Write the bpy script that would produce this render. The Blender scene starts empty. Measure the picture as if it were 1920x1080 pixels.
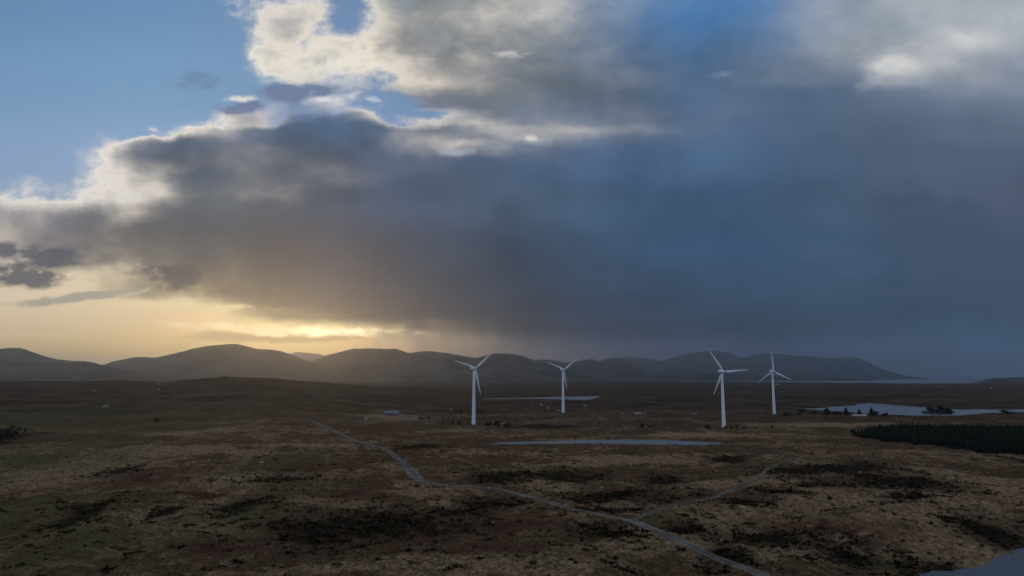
import bpy, math, random
import numpy as np
from mathutils import Vector

random.seed(7)
scene = bpy.context.scene
C = scene.collection

# ------------------------------------------------------------------ camera
F = 1280.0                       # focal length in photo pixels (1920 wide) = 24 mm on 36 mm
PITCH = math.atan(167.0 / F)     # the horizon lies below the middle of the frame
CAMZ = 43.0
cam_data = bpy.data.cameras.new("camera")
cam = bpy.data.objects.new("camera", cam_data)
C.objects.link(cam)
cam_data.sensor_width = 36.0
cam_data.lens = 24.0
cam_data.clip_start = 0.5
cam_data.clip_end = 150000.0
cam.location = (0, 0, CAMZ)
cam.rotation_euler = (math.pi / 2 + PITCH, 0, 0)
scene.camera = cam

CP, SP = math.cos(PITCH), math.sin(PITCH)


def ray(px, py):
    """world direction of a photo pixel, not normalised"""
    dx = (px - 960.0) / F
    dz = (540.0 - py) / F
    return (dx, CP - dz * SP, SP + dz * CP)


def uv(px, py):
    """tangents of the direction: u = x/y, v = z/y"""
    a = ray(px, py)
    return a[0] / a[1], a[2] / a[1]


def on_plane(px, py, z):
    a = ray(px, py)
    t = (z - CAMZ) / a[2]
    return a[0] * t, a[1] * t


def lin(c):
    """display colour 0-255 to linear"""
    out = []
    for v in c:
        v = v / 255.0
        out.append(v / 12.92 if v <= 0.04045 else ((v + 0.055) / 1.055) ** 2.4)
    return tuple(out)
BACK_CLOUD = (190, 205, 225)
SUN_STRENGTH = 0.27
SUN_COL = (1.0, 0.57, 0.24)
HAZE_D = 6.4e-5
HAZE_G = 0.84
HAZE_COL = (0.74, 0.855, 1.0)
DENOISE = True
# ------------------------------------------------------------------ sky
world = bpy.data.worlds.new("World")
scene.world = world
world.use_nodes = True
WT = world.node_tree
WT.nodes.clear()


class G:
    """small node-building helper: every call adds one node and returns its output socket"""

    def __init__(self, tree):
        self.t = tree

    def new(self, kind, **kw):
        n = self.t.nodes.new(kind)
        for k, v in kw.items():
            setattr(n, k, v)
        return n

    def put(self, sock, v):
        if isinstance(v, bpy.types.NodeSocket):
            self.t.links.new(v, sock)
        elif isinstance(v, (tuple, list)) and sock.type == 'RGBA' and len(v) == 3:
            sock.default_value = (*v, 1.0)
        else:
            sock.default_value = v

    def m(self, op, a, b=None, c=None, clamp=False):
        n = self.new('ShaderNodeMath', operation=op, use_clamp=clamp)
        for i, v in enumerate((a, b, c)):
            if v is not None:
                self.put(n.inputs[i], v)
        return n.outputs[0]

    def add(self, a, b): return self.m('ADD', a, b)
    def sub(self, a, b): return self.m('SUBTRACT', a, b)
    def mul(self, a, b): return self.m('MULTIPLY', a, b)
    def mad(self, a, b, c): return self.m('MULTIPLY_ADD', a, b, c)

    def xyz(self, x, y, z):
        n = self.new('ShaderNodeCombineXYZ')
        for i, v in enumerate((x, y, z)):
            self.put(n.inputs[i], v)
        return n.outputs[0]

    def sep(self, v):
        n = self.new('ShaderNodeSeparateXYZ')
        self.put(n.inputs[0], v)
        return n.outputs

    def sepc(self, v):
        n = self.new('ShaderNodeSeparateColor')
        self.put(n.inputs[0], v)
        return n.outputs

    def noise(self, vec, scale, detail=5.0, rough=0.5, lac=2.0, dist=0.0, dim='3D', w=None):
        n = self.new('ShaderNodeTexNoise', noise_dimensions=dim)
        self.put(n.inputs['Vector'], vec)
        n.inputs['Scale'].default_value = scale
        n.inputs['Detail'].default_value = detail
        n.inputs['Roughness'].default_value = rough
        n.inputs['Lacunarity'].default_value = lac
        n.inputs['Distortion'].default_value = dist
        return n.outputs[0], n.outputs[1]

    def rng(self, v, a, b, c=0.0, d=1.0, smooth=False):
        n = self.new('ShaderNodeMapRange', interpolation_type='SMOOTHSTEP' if smooth else 'LINEAR')
        self.put(n.inputs[0], v)
        for i, k in enumerate((a, b, c, d)):
            self.put(n.inputs[i + 1], k)
        return n.outputs[0]

    def mix(self, f, a, b, blend='MIX'):
        n = self.new('ShaderNodeMix', data_type='RGBA', blend_type=blend)
        self.put(n.inputs[0], f)
        self.put(n.inputs[6], a)
        self.put(n.inputs[7], b)
        return n.outputs[2]

    def mixf(self, f, a, b):
        n = self.new('ShaderNodeMix', data_type='FLOAT')
        self.put(n.inputs[0], f)
        self.put(n.inputs[2], a)
        self.put(n.inputs[3], b)
        return n.outputs[0]

    def ramp(self, f, stops, mode='LINEAR'):
        n = self.new('ShaderNodeValToRGB')
        self.put(n.inputs[0], f)
        r = n.color_ramp
        r.interpolation = mode
        while len(r.elements) > 1:
            r.elements.remove(r.elements[-1])
        r.elements[0].position = stops[0][0]
        for p, c in stops[1:]:
            r.elements.new(p)
        for e, (p, c) in zip(r.elements, stops):
            e.color = (*c[:3], 1.0) if isinstance(c, (tuple, list)) else (c, c, c, 1.0)
        return n.outputs[0]

    def scale(self, v, k):
        n = self.new('ShaderNodeVectorMath', operation='SCALE')
        self.put(n.inputs[0], v)
        self.put(n.inputs[3], k)
        return n.outputs[0]

    def vadd(self, a, b):
        n = self.new('ShaderNodeVectorMath', operation='ADD')
        self.put(n.inputs[0], a)
        self.put(n.inputs[1], b)
        return n.outputs[0]

    def vmul(self, a, b):
        n = self.new('ShaderNodeVectorMath', operation='MULTIPLY')
        self.put(n.inputs[0], a)
        self.put(n.inputs[1], b)
        return n.outputs[0]


w = G(WT)
UR = 1.0                                     # ramps span u = -UR .. UR


def field(u01, v, rows, xs, fn, mode='LINEAR'):
    """bilinear field over directions: one ramp per elevation, blended by elevation"""
    out = None
    prev = None
    for y, vals in rows:
        vk = uv(960, y)[1]
        stops = []
        for x, c in zip(xs, vals):
            stops.append(((uv(x, y)[0] + UR) / (2 * UR), fn(c)))
        s = w.ramp(u01, stops, mode)
        if out is None:
            out = s
        else:
            out = w.mix(w.rng(v, prev, vk, smooth=(mode != 'LINEAR')), out, s)
        prev = vk
    return out


D = w.new('ShaderNodeTexCoord').outputs['Generated']
DX, DY, DZ = w.sep(D)[:3]
Yc = w.m('MAXIMUM', DY, 0.12)
u = w.m('DIVIDE', DX, Yc)
v = w.m('DIVIDE', DZ, Yc)
P = w.xyz(u, w.mul(v, 1.45), 0.0)

# domain warp: ragged cloud edges
_, wc = w.noise(P, 5.0, 7.0, 0.60)
wr, wg, wb = w.sepc(wc)[:3]
# the great rain cloud on the right is soft, the cumulus on the left is ragged
soft = w.rng(u, -0.02, 0.38, 1.0, 0.45, smooth=True)
low = w.rng(v, 0.035, 0.16, 0.25, 1.0, smooth=True)
wamp = w.mul(soft, low)
uw = w.mad(w.sub(wr, 0.5), w.mul(wamp, 0.13), u)
vw = w.mad(w.sub(wg, 0.5), w.mul(wamp, 0.085), v)
u01 = w.m('MULTIPLY_ADD', u, 0.5 / UR, 0.5, clamp=True)
uw01 = w.m('MULTIPLY_ADD', uw, 0.5 / UR, 0.5, clamp=True)

# cloud thickness, 0 clear .. 9 densest
TX = [64 * i for i in range(31)]
TR = [
    (-60, "0000001312236665566655564445454"),
    (0, "0000000212036653356667754544444"),
    (40, "0000000033025534356777755554444"),
    (80, "0000000032225545567777765554334"),
    (120, "0000000022223545667777666523455"),
    (150, "0000000012112356666677666644556"),
    (175, "0000000012211466666777777766666"),
    (200, "0000000312210156666677777777777"),
    (222, "0000001315731335556677888888888"),
    (240, "0000013678875643335567888888888"),
    (262, "0001587678885552366778888888888"),
    (280, "0002687668886434678888888888888"),
    (320, "0002358776567788888888888888888"),
    (360, "1113236657888899999999999999999"),
    (400, "5577468889999999999999999999999"),
    (440, "4677788999999999999999999999999"),
    (480, "3456778899999999999999999999999"),
    (515, "1122477788999999999999999999999"),
    (545, "0002456778899999999999999999999"),
    (570, "0000013567889999999999999999999"),
    (590, "0000000356789999999999999999999"),
    (610, "0000000112235678999999999999999"),
    (640, "0000000000012346789999999999999"),
    (670, "0000000000001235678999999999999"),
    (710, "0000000000001234678999999999999"),
]
TR = [(y, [int(c) / 9.0 for c in r]) for y, r in TR][::-1]
T = field(uw01, vw, TR, TX, lambda c: c, 'CARDINAL')
T = w.sepc(T)[0]

n1, _ = w.noise(P, 9.0, 8.0, 0.58)
n2, _ = w.noise(w.vadd(P, (4.7, 2.1, 0.0)), 26.0, 7.0, 0.6)
amp = w.mul(w.rng(u, 0.08, 0.42, 0.85, 0.42, smooth=True), w.rng(v, 0.04, 0.18, 0.30, 1.0, smooth=True))
det = w.add(w.sub(n1, 0.5), w.mul(w.sub(n2, 0.5), w.rng(T, 0.1, 0.5, 0.55, 0.32)))
# falling rain: slanting streaks under the cloud base
vn, _ = w.noise(w.xyz(w.mad(v, 7.0, w.mul(u, 30.0)), w.mul(v, 4.0), 3.0), 1.0, 4.0, 0.55)
virga = w.mul(w.mul(w.sub(vn, 0.5), w.rng(v, 0.075, 0.10, 0.5, 0.0, smooth=True)),
              w.mul(w.rng(u, -0.27, -0.17, smooth=True), w.rng(u, 0.0, 0.15, 1.0, 0.0, smooth=True)))
# thin places only where the field is not empty
T2 = w.add(w.mad(w.mul(det, amp), w.rng(T, 0.0, 0.14, 0.15, 1.0), T), virga)

cover = w.rng(T2, 0.01, 0.27, smooth=True)
s = w.m('POWER', w.sub(1.0, w.rng(T2, 0.20, 0.98)), 2.1)      # 1 at the lit thin rim, 0 in the core

CX = [0, 320, 640, 960, 1280, 1600, 1920]
DARK = [
    (0,   [(110, 125, 150), (101, 120, 135), (109, 123, 131), (103, 113, 117), (63, 109, 152), (92, 113, 132), (131, 144, 149)]),
    (160, [(108, 120, 145), (88, 106, 125), (84, 103, 123), (93, 103, 109), (67, 90, 112), (78, 96, 114), (99, 112, 126)]),
    (240, [(100, 110, 128), (80, 96, 111), (65, 88, 112), (81, 98, 116), (71, 92, 114), (71, 88, 106), (83, 96, 111)]),
    (300, [(100, 108, 122), (78, 88, 99), (71, 85, 100), (69, 90, 114), (62, 88, 114), (67, 85, 104), (71, 85, 102)]),
    (380, [(104, 104, 112), (83, 90, 93), (64, 77, 93), (64, 83, 102), (53, 79, 102), (60, 77, 95), (67, 77, 93)]),
    (460, [(112, 104, 104), (71, 73, 74), (57, 65, 78), (53, 71, 89), (49, 75, 99), (53, 75, 95), (62, 75, 91)]),
    (540, [(146, 130, 110), (85, 79, 69), (53, 58, 66), (46, 61, 76), (47, 69, 90), (51, 72, 91), (50, 68, 85)]),
    (580, [(166, 146, 116), (106, 94, 74), (58, 57, 57), (44, 55, 69), (44, 63, 81), (49, 69, 86), (48, 67, 85)]),
    (615, [(186, 160, 116), (141, 125, 85), (81, 74, 61), (49, 57, 66), (42, 57, 74), (49, 70, 87), (57, 82, 104)]),
    (660, [(190, 165, 120), (170, 145, 105), (130, 110, 92), (92, 92, 98), (62, 76, 98), (68, 88, 114), (72, 98, 130)]),
    (705, [(190, 165, 120), (170, 145, 105), (140, 115, 92), (100, 98, 100), (66, 82, 106), (76, 96, 122), (90, 112, 140)]),
][::-1]
LX = [0, 200, 400, 480, 560, 640, 700, 770, 850, 930, 1010, 1280, 1600, 1920]
LIT = [
    (0,   [(246, 236, 220), (246, 236, 220), (240, 232, 220), (236, 228, 216), (240, 230, 216), (226, 218, 206), (226, 218, 206), (190, 186, 178), (196, 190, 182), (232, 224, 212), (222, 216, 208), (150, 165, 190), (206, 206, 206), (204, 206, 210)]),
    (70,  [(246, 236, 220), (246, 236, 220), (244, 236, 222), (244, 234, 216), (242, 230, 210), (246, 236, 218), (246, 234, 214), (200, 192, 182), (210, 204, 196), (228, 220, 208), (214, 210, 204), (140, 156, 182), (222, 220, 214), (214, 214, 216)]),
    (120, [(248, 238, 222), (248, 238, 222), (248, 240, 226), (252, 243, 226), (252, 243, 224), (255, 246, 228), (255, 244, 222), (232, 222, 208), (216, 208, 196), (206, 200, 194), (190, 188, 188), (150, 158, 176), (226, 224, 218), (214, 214, 216)]),
    (150, [(248, 238, 222), (248, 238, 222), (236, 234, 230), (240, 234, 224), (238, 230, 218), (220, 218, 216), (246, 234, 214), (238, 226, 208), (220, 208, 192), (190, 184, 178), (176, 174, 174), (150, 158, 176), (190, 194, 200), (204, 204, 208)]),
    (172, [(248, 238, 222), (248, 238, 222), (210, 214, 220), (130, 146, 172), (116, 136, 168), (150, 168, 196), (140, 146, 160), (140, 142, 152), (144, 142, 146), (150, 148, 150), (160, 158, 160), (150, 156, 172), (160, 168, 184), (190, 194, 204)]),
    (190, [(250, 240, 226), (250, 240, 226), (242, 236, 226), (196, 200, 208), (120, 142, 178), (214, 212, 212), (170, 180, 198), (120, 132, 158), (130, 132, 146), (148, 148, 154), (164, 160, 160), (156, 160, 174), (150, 158, 176), (150, 160, 180)]),
    (208, [(250, 240, 226), (250, 240, 226), (244, 236, 224), (206, 200, 198), (112, 134, 172), (150, 166, 196), (246, 236, 220), (240, 232, 220), (206, 204, 204), (152, 150, 154), (174, 168, 166), (166, 166, 174), (150, 158, 176), (150, 160, 180)]),
    (235, [(250, 240, 226), (250, 240, 226), (248, 238, 222), (214, 206, 200), (104, 122, 156), (110, 126, 158), (150, 156, 172), (190, 188, 190), (240, 230, 216), (214, 206, 198), (200, 194, 188), (170, 170, 178), (150, 158, 176), (150, 160, 180)]),
    (265, [(250, 240, 226), (250, 240, 226), (206, 196, 186), (170, 164, 164), (120, 128, 150), (110, 122, 150), (170, 170, 176), (220, 212, 202), (226, 216, 206), (196, 192, 190), (176, 176, 182), (150, 160, 180), (140, 152, 176), (150, 160, 180)]),
    (310, [(250, 240, 226), (250, 240, 226), (226, 214, 198), (190, 182, 174), (180, 174, 168), (176, 170, 166), (150, 152, 160), (140, 150, 166), (140, 150, 166), (140, 150, 170), (140, 152, 174), (140, 156, 180), (140, 152, 176), (150, 160, 180)]),
    (370, [(246, 238, 226), (250, 242, 230), (214, 202, 188), (190, 182, 174), (170, 166, 162), (150, 150, 154), (140, 146, 156), (140, 146, 156), (130, 140, 156), (130, 140, 156), (120, 136, 160), (120, 140, 165), (120, 135, 160), (140, 150, 170)]),
    (420, [(236, 226, 208), (242, 230, 210), (200, 188, 174), (170, 164, 158), (150, 148, 148), (140, 140, 145), (130, 136, 146), (130, 136, 146), (120, 130, 146), (120, 130, 146), (110, 126, 150), (110, 130, 155), (110, 125, 150), (120, 130, 150)]),
    (520, [(238, 224, 188), (240, 222, 184), (236, 216, 180), (226, 206, 172), (214, 194, 162), (205, 185, 155), (190, 172, 150), (180, 165, 148), (166, 156, 145), (160, 150, 140), (140, 138, 138), (110, 120, 135), (110, 125, 140), (110, 125, 140)]),
    (600, [(246, 226, 176), (250, 228, 174), (252, 228, 168), (254, 230, 168), (255, 232, 170), (255, 232, 172), (246, 222, 170), (224, 200, 158), (200, 178, 146), (182, 160, 134), (160, 146, 132), (110, 115, 125), (100, 120, 140), (100, 120, 140)]),
    (700, [(240, 212, 150), (240, 210, 146), (240, 208, 140), (238, 206, 140), (236, 204, 140), (236, 204, 140), (226, 196, 142), (212, 184, 144), (192, 170, 142), (178, 160, 140), (160, 146, 134), (100, 108, 120), (96, 115, 138), (105, 125, 150)]),
][::-1]
CLEAR = [
    (0,   [(98, 140, 180), (104, 145, 186), (110, 140, 180), (96, 140, 184), (84, 130, 182), (84, 130, 182), (84, 130, 182)]),
    (150, [(114, 154, 192), (116, 158, 196), (114, 148, 188), (96, 136, 180), (86, 130, 180), (84, 130, 182), (84, 130, 182)]),
    (300, [(134, 164, 202), (138, 168, 206), (126, 158, 198), (104, 144, 186), (90, 134, 182), (84, 130, 182), (84, 130, 182)]),
    (400, [(140, 168, 196), (150, 170, 188), (150, 165, 180), (120, 140, 160), (90, 120, 150), (84, 110, 140), (84, 110, 140)]),
    (520, [(244, 223, 193), (246, 224, 195), (245, 218, 184), (150, 140, 130), (110, 120, 130), (84, 105, 130), (84, 105, 130)]),
    (600, [(247, 223, 184), (252, 223, 175), (272, 227, 164), (170, 150, 130), (90, 100, 115), (80, 100, 125), (80, 100, 125)]),
    (650, [(270, 223, 159), (277, 223, 149), (277, 225, 154), (176, 154, 132), (90, 100, 115), (80, 100, 125), (80, 100, 125)]),
    (705, [(270, 214, 135), (274, 216, 135), (267, 216, 149), (170, 150, 132), (90, 100, 115), (90, 108, 132), (90, 112, 140)]),
][::-1]
dark = field(uw01, vw, DARK, CX, lin, 'CARDINAL')
lit = field(w.m('MULTIPLY_ADD', w.mad(w.sub(uw, u), 0.6, u), 0.5 / UR, 0.5, clamp=True), w.mad(w.sub(vw, v), 0.6, v), LIT, LX, lin, 'LINEAR')
clear = field(u01, v, CLEAR, CX, lin, 'CARDINAL')

# slow unevenness inside the dark cloud
sn, _ = w.noise(w.vadd(P, (1.3, 7.7, 0.0)), 6.5, 6.0, 0.55)
dark = w.scale(w.vmul(dark, (1.05, 1.04, 1.13)), w.rng(u, -0.05, 0.3, 1.0, 1.16, smooth=True))
dark = w.scale(dark, w.mad(w.sub(sn, 0.5), w.rng(u, 0.0, 0.4, 1.5, 0.75), 1.0))
cloud = w.mix(s, dark, lit)

# clear air: the physical sky, pulled towards the tones of this evening
SUN_AZ, SUN_EL = math.atan(uv(540, 622)[0]), math.atan(uv(540, 622)[1])
sky = w.new('ShaderNodeTexSky', sky_type='NISHITA')
sky.sun_disc = False
sky.sun_elevation = SUN_EL
sky.sun_rotation = SUN_AZ
sky.altitude = 50.0
sky.air_density = 1.0
sky.dust_density = 1.2
sky.ozone_density = 1.5
SKY_K = 0.10
nish = w.scale(sky.outputs[0], SKY_K)
air = w.mix(0.93, nish, clear)


def blob(px, py, rx, ry, rot, soften=0.0):
    """soft ellipse round a direction, 1 in the middle; rx, ry in photo pixels"""
    cu, cv = uv(px, py)
    rx, ry = rx / F, ry / F
    ca, sa = math.cos(rot), math.sin(rot)
    a = w.sub(uw2, cu)
    b = w.sub(vw2, cv)
    p = w.mad(a, ca / rx, w.mul(b, sa / rx))
    q = w.mad(b, ca / ry, w.mul(a, -sa / ry))
    d2 = w.mad(p, p, w.mul(q, q))
    return w.m('POWER', math.exp(-1.0), d2)


_, wc2 = w.noise(w.xyz(u, w.mul(v, 2.2), 5.0), 14.0, 6.0, 0.6)
w2r, w2g, _b = w.sepc(wc2)[:3]
uw2 = w.mad(w.sub(w2r, 0.5), 0.10, u)
vw2 = w.mad(w.sub(w2g, 0.5), 0.022, v)

n3, _ = w.noise(w.xyz(u, w.mul(v, 2.0), 9.0), 22.0, 8.0, 0.65)
col = w.mix(cover, air, cloud)

# small dark scud in front of the bright western sky
for px, py, rx, ry, rot, c in [
    (84, 482, 60, 16, -0.12, (72, 76, 86)), (30, 516, 70, 18, -0.12, (78, 78, 82)),
    (-4, 468, 22, 14, 0.0, (84, 82, 92)), (322, 516, 52, 20, -0.2, (70, 68, 74)),
    (448, 206, 34, 11, 0.0, (110, 124, 156)), (372, 152, 30, 16, -0.2, (112, 140, 178)),
    (545, 172, 60, 17, 0.1, (106, 124, 156)), (150, 556, 110, 7, 0.12, (176, 172, 152)), (520, 632, 130, 7, 0.0, (214, 184, 124)), (1850, 480, 200, 70, -0.5, (64, 78, 104)), (1860, 548, 140, 16, 0.0, (60, 76, 100)),
]:
    g = w.rng(w.mul(blob(px, py, rx * 1.2, ry * 1.25, rot), w.rng(n3, 0.34, 0.62, 0.45, 1.4)), 0.12, 0.72, smooth=True)
    col = w.mix(w.mul(g, 0.95), col, lin(c))
# small lit scraps and the bright bars low in the west
for px, py, rx, ry, rot, c, k in [
    (452, 187, 26, 7, 0.1, (246, 236, 222), 1.0), (968, 101, 22, 10, 0.1, (226, 222, 216), 0.5),
    (1004, 258, 16, 6, 0.1, (232, 228, 222), 0.75), (1366, 138, 30, 8, 0.25, (146, 158, 182), 0.38),
    (628, 184, 42, 9, 0.15, (226, 226, 226), 0.9), (698, 186, 14, 6, 0.0, (200, 208, 220), 0.7),
    (275, 243, 9, 5, 0.1, (230, 230, 228), 0.7), (850, 287, 26, 7, 0.0, (176, 184, 196), 0.7),
    (580, 621, 180, 9, -0.02, (322, 294, 226), 1.0), (602, 621, 84, 8, -0.02, (362, 340, 276), 0.9), (440, 611, 110, 7, -0.05, (300, 272, 206), 1.0),
    (1690, 112, 56, 30, 0.75, (220, 218, 213), 0.3), (1650, 142, 44, 14, 0.75, (190, 190, 194), 0.3),
    (1600, 490, 150, 26, -0.3, (74, 94, 124), 0.45),
    (380, 628, 40, 5, 0.1, (240, 212, 150), 0.7), (50, 627, 62, 7, 0.0, (270, 244, 186), 0.9),
    (90, 617, 50, 3, 0.0, (232, 212, 166), 0.5), (300, 571, 70, 7, 0.05, (256, 236, 186), 0.9),
    (420, 578, 100, 7, -0.02, (262, 238, 184), 0.9), (250, 548, 40, 5, 0.25, (226, 212, 176), 0.6),
    (350, 645, 40, 5, 0.2, (234, 204, 138), 0.5),
]:
    g = w.rng(w.mul(blob(px, py, rx * 1.15, ry * 1.15, rot), w.rng(n3, 0.34, 0.62, 0.25, 1.5)), 0.10, 1.15, smooth=True)
    col = w.mix(w.mul(g, k), col, lin(c))

# behind and beside the camera: high broken cloud and open sky
bn, _ = w.noise(D, 2.2, 6.0, 0.55)
back = w.mix(w.rng(bn, 0.42, 0.62, smooth=True), w.mix(0.6, nish, lin((120, 150, 190))), lin(BACK_CLOUD))
side = w.m('MAXIMUM', w.rng(DY, 0.62, 0.30, smooth=True), w.rng(DZ, 0.60, 0.85, smooth=True))
col = w.mix(side, col, back)
# below the horizon only the air's tone
bg = w.new('ShaderNodeBackground')
WT.links.new(w.scale(col, 1.0 / SKY_K), bg.inputs['Color'])
bg.inputs['Strength'].default_value = SKY_K
wo = w.new('ShaderNodeOutputWorld')
WT.links.new(bg.outputs[0], wo.inputs['Surface'])
world.cycles.sampling_method = 'MANUAL'
world.cycles.sample_map_resolution = 1024

# ------------------------------------------------------------------ sun behind the cloud
sun_data = bpy.data.lights.new("sun", 'SUN')
sun = bpy.data.objects.new("sun", sun_data)
C.objects.link(sun)
sun_data.energy = SUN_STRENGTH
sun_data.angle = math.radians(10.0)
sun_data.color = SUN_COL
sd = Vector((math.sin(SUN_AZ) * math.cos(SUN_EL), math.cos(SUN_AZ) * math.cos(SUN_EL), math.sin(SUN_EL)))
sun.rotation_euler = (-sd).to_track_quat('-Z', 'Y').to_euler()

scene.view_settings.view_transform = 'Standard'
scene.view_settings.look = 'None'
scene.view_settings.exposure = 0.0
scene.view_settings.gamma = 1.0
scene.cycles.use_denoising = DENOISE
# ------------------------------------------------------------------ numpy noise
rs = np.random.RandomState(11)
PERM = rs.permutation(4096)
GANG = rs.rand(4096) * 2 * np.pi
GX, GY = np.cos(GANG), np.sin(GANG)


def perlin(x, y, seed=0):
    xi = np.floor(x).astype(np.int64)
    yi = np.floor(y).astype(np.int64)
    fx, fy = x - xi, y - yi
    ux = fx * fx * fx * (fx * (fx * 6 - 15) + 10)
    uy = fy * fy * fy * (fy * (fy * 6 - 15) + 10)

    def g(i, j):
        h = PERM[(PERM[(xi + i + seed * 131) & 4095] + yi + j) & 4095]
        return GX[h] * (fx - i) + GY[h] * (fy - j)
    a = g(0, 0) * (1 - ux) + g(1, 0) * ux
    b = g(0, 1) * (1 - ux) + g(1, 1) * ux
    return (a * (1 - uy) + b * uy) * 1.5


def fbm(x, y, octs=4, seed=0, gain=0.5):
    s, a, t = 0.0, 1.0, 0.0
    for k in range(octs):
        s = s + a * perlin(x, y, seed + k)
        t += a
        x, y, a = x * 2.03 + 17.3, y * 2.03 - 9.1, a * gain
    return s / t


def sstep(a, b, x):
    t = np.clip((x - a) / (b - a), 0, 1)
    return t * t * (3 - 2 * t)


def seg_dist(x, y, pts, closed=False):
    """distance to a polyline and, for closed ones, which side (negative inside)"""
    best = np.full(x.shape, 1e18)
    inside = np.zeros(x.shape, bool)
    n = len(pts)
    for i in range(n if closed else n - 1):
        ax, ay = pts[i]
        bx, by = pts[(i + 1) % n]
        ex, ey = bx - ax, by - ay
        t = np.clip(((x - ax) * ex + (y - ay) * ey) / (ex * ex + ey * ey + 1e-12), 0, 1)
        best = np.minimum(best, (x - ax - t * ex) ** 2 + (y - ay - t * ey) ** 2)
        if closed and abs(ey) > 1e-12:
            c = ((ay > y) != (by > y)) & (x < ex * (y - ay) / ey + ax)
            inside ^= c
    d = np.sqrt(best)
    return np.where(inside, -d, d) if closed else d


def spline(pts, n=14):
    """smooth curve through the points (Catmull-Rom)"""
    out = []
    p = [pts[0]] + list(pts) + [pts[-1]]
    for i in range(1, len(p) - 2):
        for k in range(n):
            t = k / n
            out.append(tuple(0.5 * (2 * p[i][j] + (p[i + 1][j] - p[i - 1][j]) * t
                                    + (2 * p[i - 1][j] - 5 * p[i][j] + 4 * p[i + 1][j] - p[i + 2][j]) * t * t
                                    + (3 * p[i][j] - p[i - 1][j] - 3 * p[i + 1][j] + p[i + 2][j]) * t ** 3)
                             for j in range(len(pts[0]))))
    out.append(tuple(pts[-1]))
    return out


# ------------------------------------------------------------------ lakes: outlines on their own water level
# name, level, outline, bank width, label
LAKES = []


def lake(z, px, bank, islands=()):
    pts = [on_plane(x, y, z) for x, y in px]
    LAKES.append(dict(z=z, pts=pts, bank=bank, isl=[[on_plane(x, y, z) for x, y in i] for i in islands]))


lake(-1.5, [(905, 832.5), (945, 829), (1000, 827.5), (1060, 826), (1120, 824.5), (1190, 824), (1250, 825), (1300, 827.5),
            (1345, 830), (1358, 832), (1320, 835), (1270, 834.5), (1200, 833), (1110, 832), (1060, 832.5), (1000, 832.5), (950, 833.5)], 26)
lake(-2.5, [(884, 748.0), (930, 747.2), (975, 746.6), (1000, 745.2), (1040, 744.4), (1085, 743.4), (1122, 743.2), (1124, 745.5), (1095, 750.5),
            (1060, 748.8), (1000, 748.0), (940, 748.4), (912, 748.8)], 60)
lake(-4.0, [(1480, 767), (1530, 765.5), (1570, 762.5), (1600, 760.5), (1612, 757), (1630, 756), (1660, 758), (1700, 762),
            (1760, 765), (1800, 768), (1850, 767.5), (1890, 768.5), (1990, 766), (1990, 772), (1900, 773.5), (1850, 775), (1800, 779),
            (1760, 781), (1700, 781), (1650, 779.5), (1610, 776.5), (1570, 772), (1530, 769)], 40,
     islands=[[(1727, 773.5), (1742, 771.6), (1765, 772), (1786, 773), (1785, 776.5), (1768, 777.4), (1745, 776)]])
lake(-2.0, [(1700, 1086), (1745, 1074), (1800, 1067), (1850, 1057), (1880, 1041), (1905, 1031), (1960, 1018), (2200, 1000),
            (2500, 1060), (2400, 1250), (1950, 1250), (1700, 1150)], 12)

# bumps of the moor, placed: px, py of the middle, radius across and along, height
BUMPS = []


def bump(px, py, ra, rb, h):
    x, y = on_plane(px, py, 0.0)
    BUMPS.append((x, y, ra, rb, h))


bump(250, 850, 130, 34, 3.6)      # brow of the left foreground knoll
bump(560, 842, 60, 26, 2.2)
bump(740, 985, 26, 16, -2.6)      # dark hollow
bump(1480, 965, 60, 26, 1.6)
bump(1700, 900, 70, 40, 3.0)
bump(1120, 905, 40, 16, -2.0)
bump(1620, 1000, 40, 26, 2.0)
bump(150, 960, 50, 30, 2.5)
bump(960, 1075, 46, 18, 1.8)
bump(830, 850, 30, 22, 1.8)

def plain(x, y):
    """moor without the fine hummocks"""
    r = np.hypot(x, y)
    az = x / np.maximum(y, 1.0)
    h = 2.2 * fbm(x / 170.0, y / 170.0, 3, 3) + 1.7 * fbm(x / 48.0, y / 48.0, 3, 9)
    # far moor: long low swells
    h = h + 9.0 * sstep(900, 2500, r) * fbm(x / 900.0, y / 420.0, 4, 21)
    # the ground climbs on the left to a dark rise
    left = sstep(-0.02, -0.42, az + 0.05 * fbm(x / 400.0, y / 400.0, 2, 40))
    crest = 1750.0
    up = sstep(420, crest, r) * (1.0 - 0.75 * sstep(crest, 3600, r))
    ridge = np.interp(az, [-0.78, -0.62, -0.5, -0.46, -0.42, -0.34, -0.27, -0.22, -0.1], [33, 33, 31, 37, 42, 40, 36, 30, 20])
    h = h + (0.35 + 0.65 * left) * np.where(az < -0.12, 1, sstep(-0.05, -0.14, az)) * ridge * up
    h = h + left * up * 3.0 * fbm(x / 120.0, y / 160.0, 4, 55)
    # low ridge behind the right-hand lake and the rocky brow behind the second turbine
    h = h + 7.0 * np.exp(-(((x - on_plane(1560, 752, 0)[0]) / 260.0) ** 2 + ((y - 1330) / 90.0) ** 2))
    h = h + 4.0 * np.exp(-(((x - 120) / 130.0) ** 2 + ((y - 880) / 45.0) ** 2))
    for bx, by, ra, rb, bh in BUMPS:
        h = h + bh * np.exp(-(((x - bx) / ra) ** 2 + ((y - by) / rb) ** 2))
    # the land dips under the sea far out
    h = h - 30.0 * sstep(6800, 8800, r + 500 * fbm(x / 1500.0, y / 600.0, 4, 60)) * sstep(-0.3, -0.12, az)
    h = h - 26.0 * sstep(5500, 7500, r) * sstep(0.30, 0.5, az)
    return h


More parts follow.
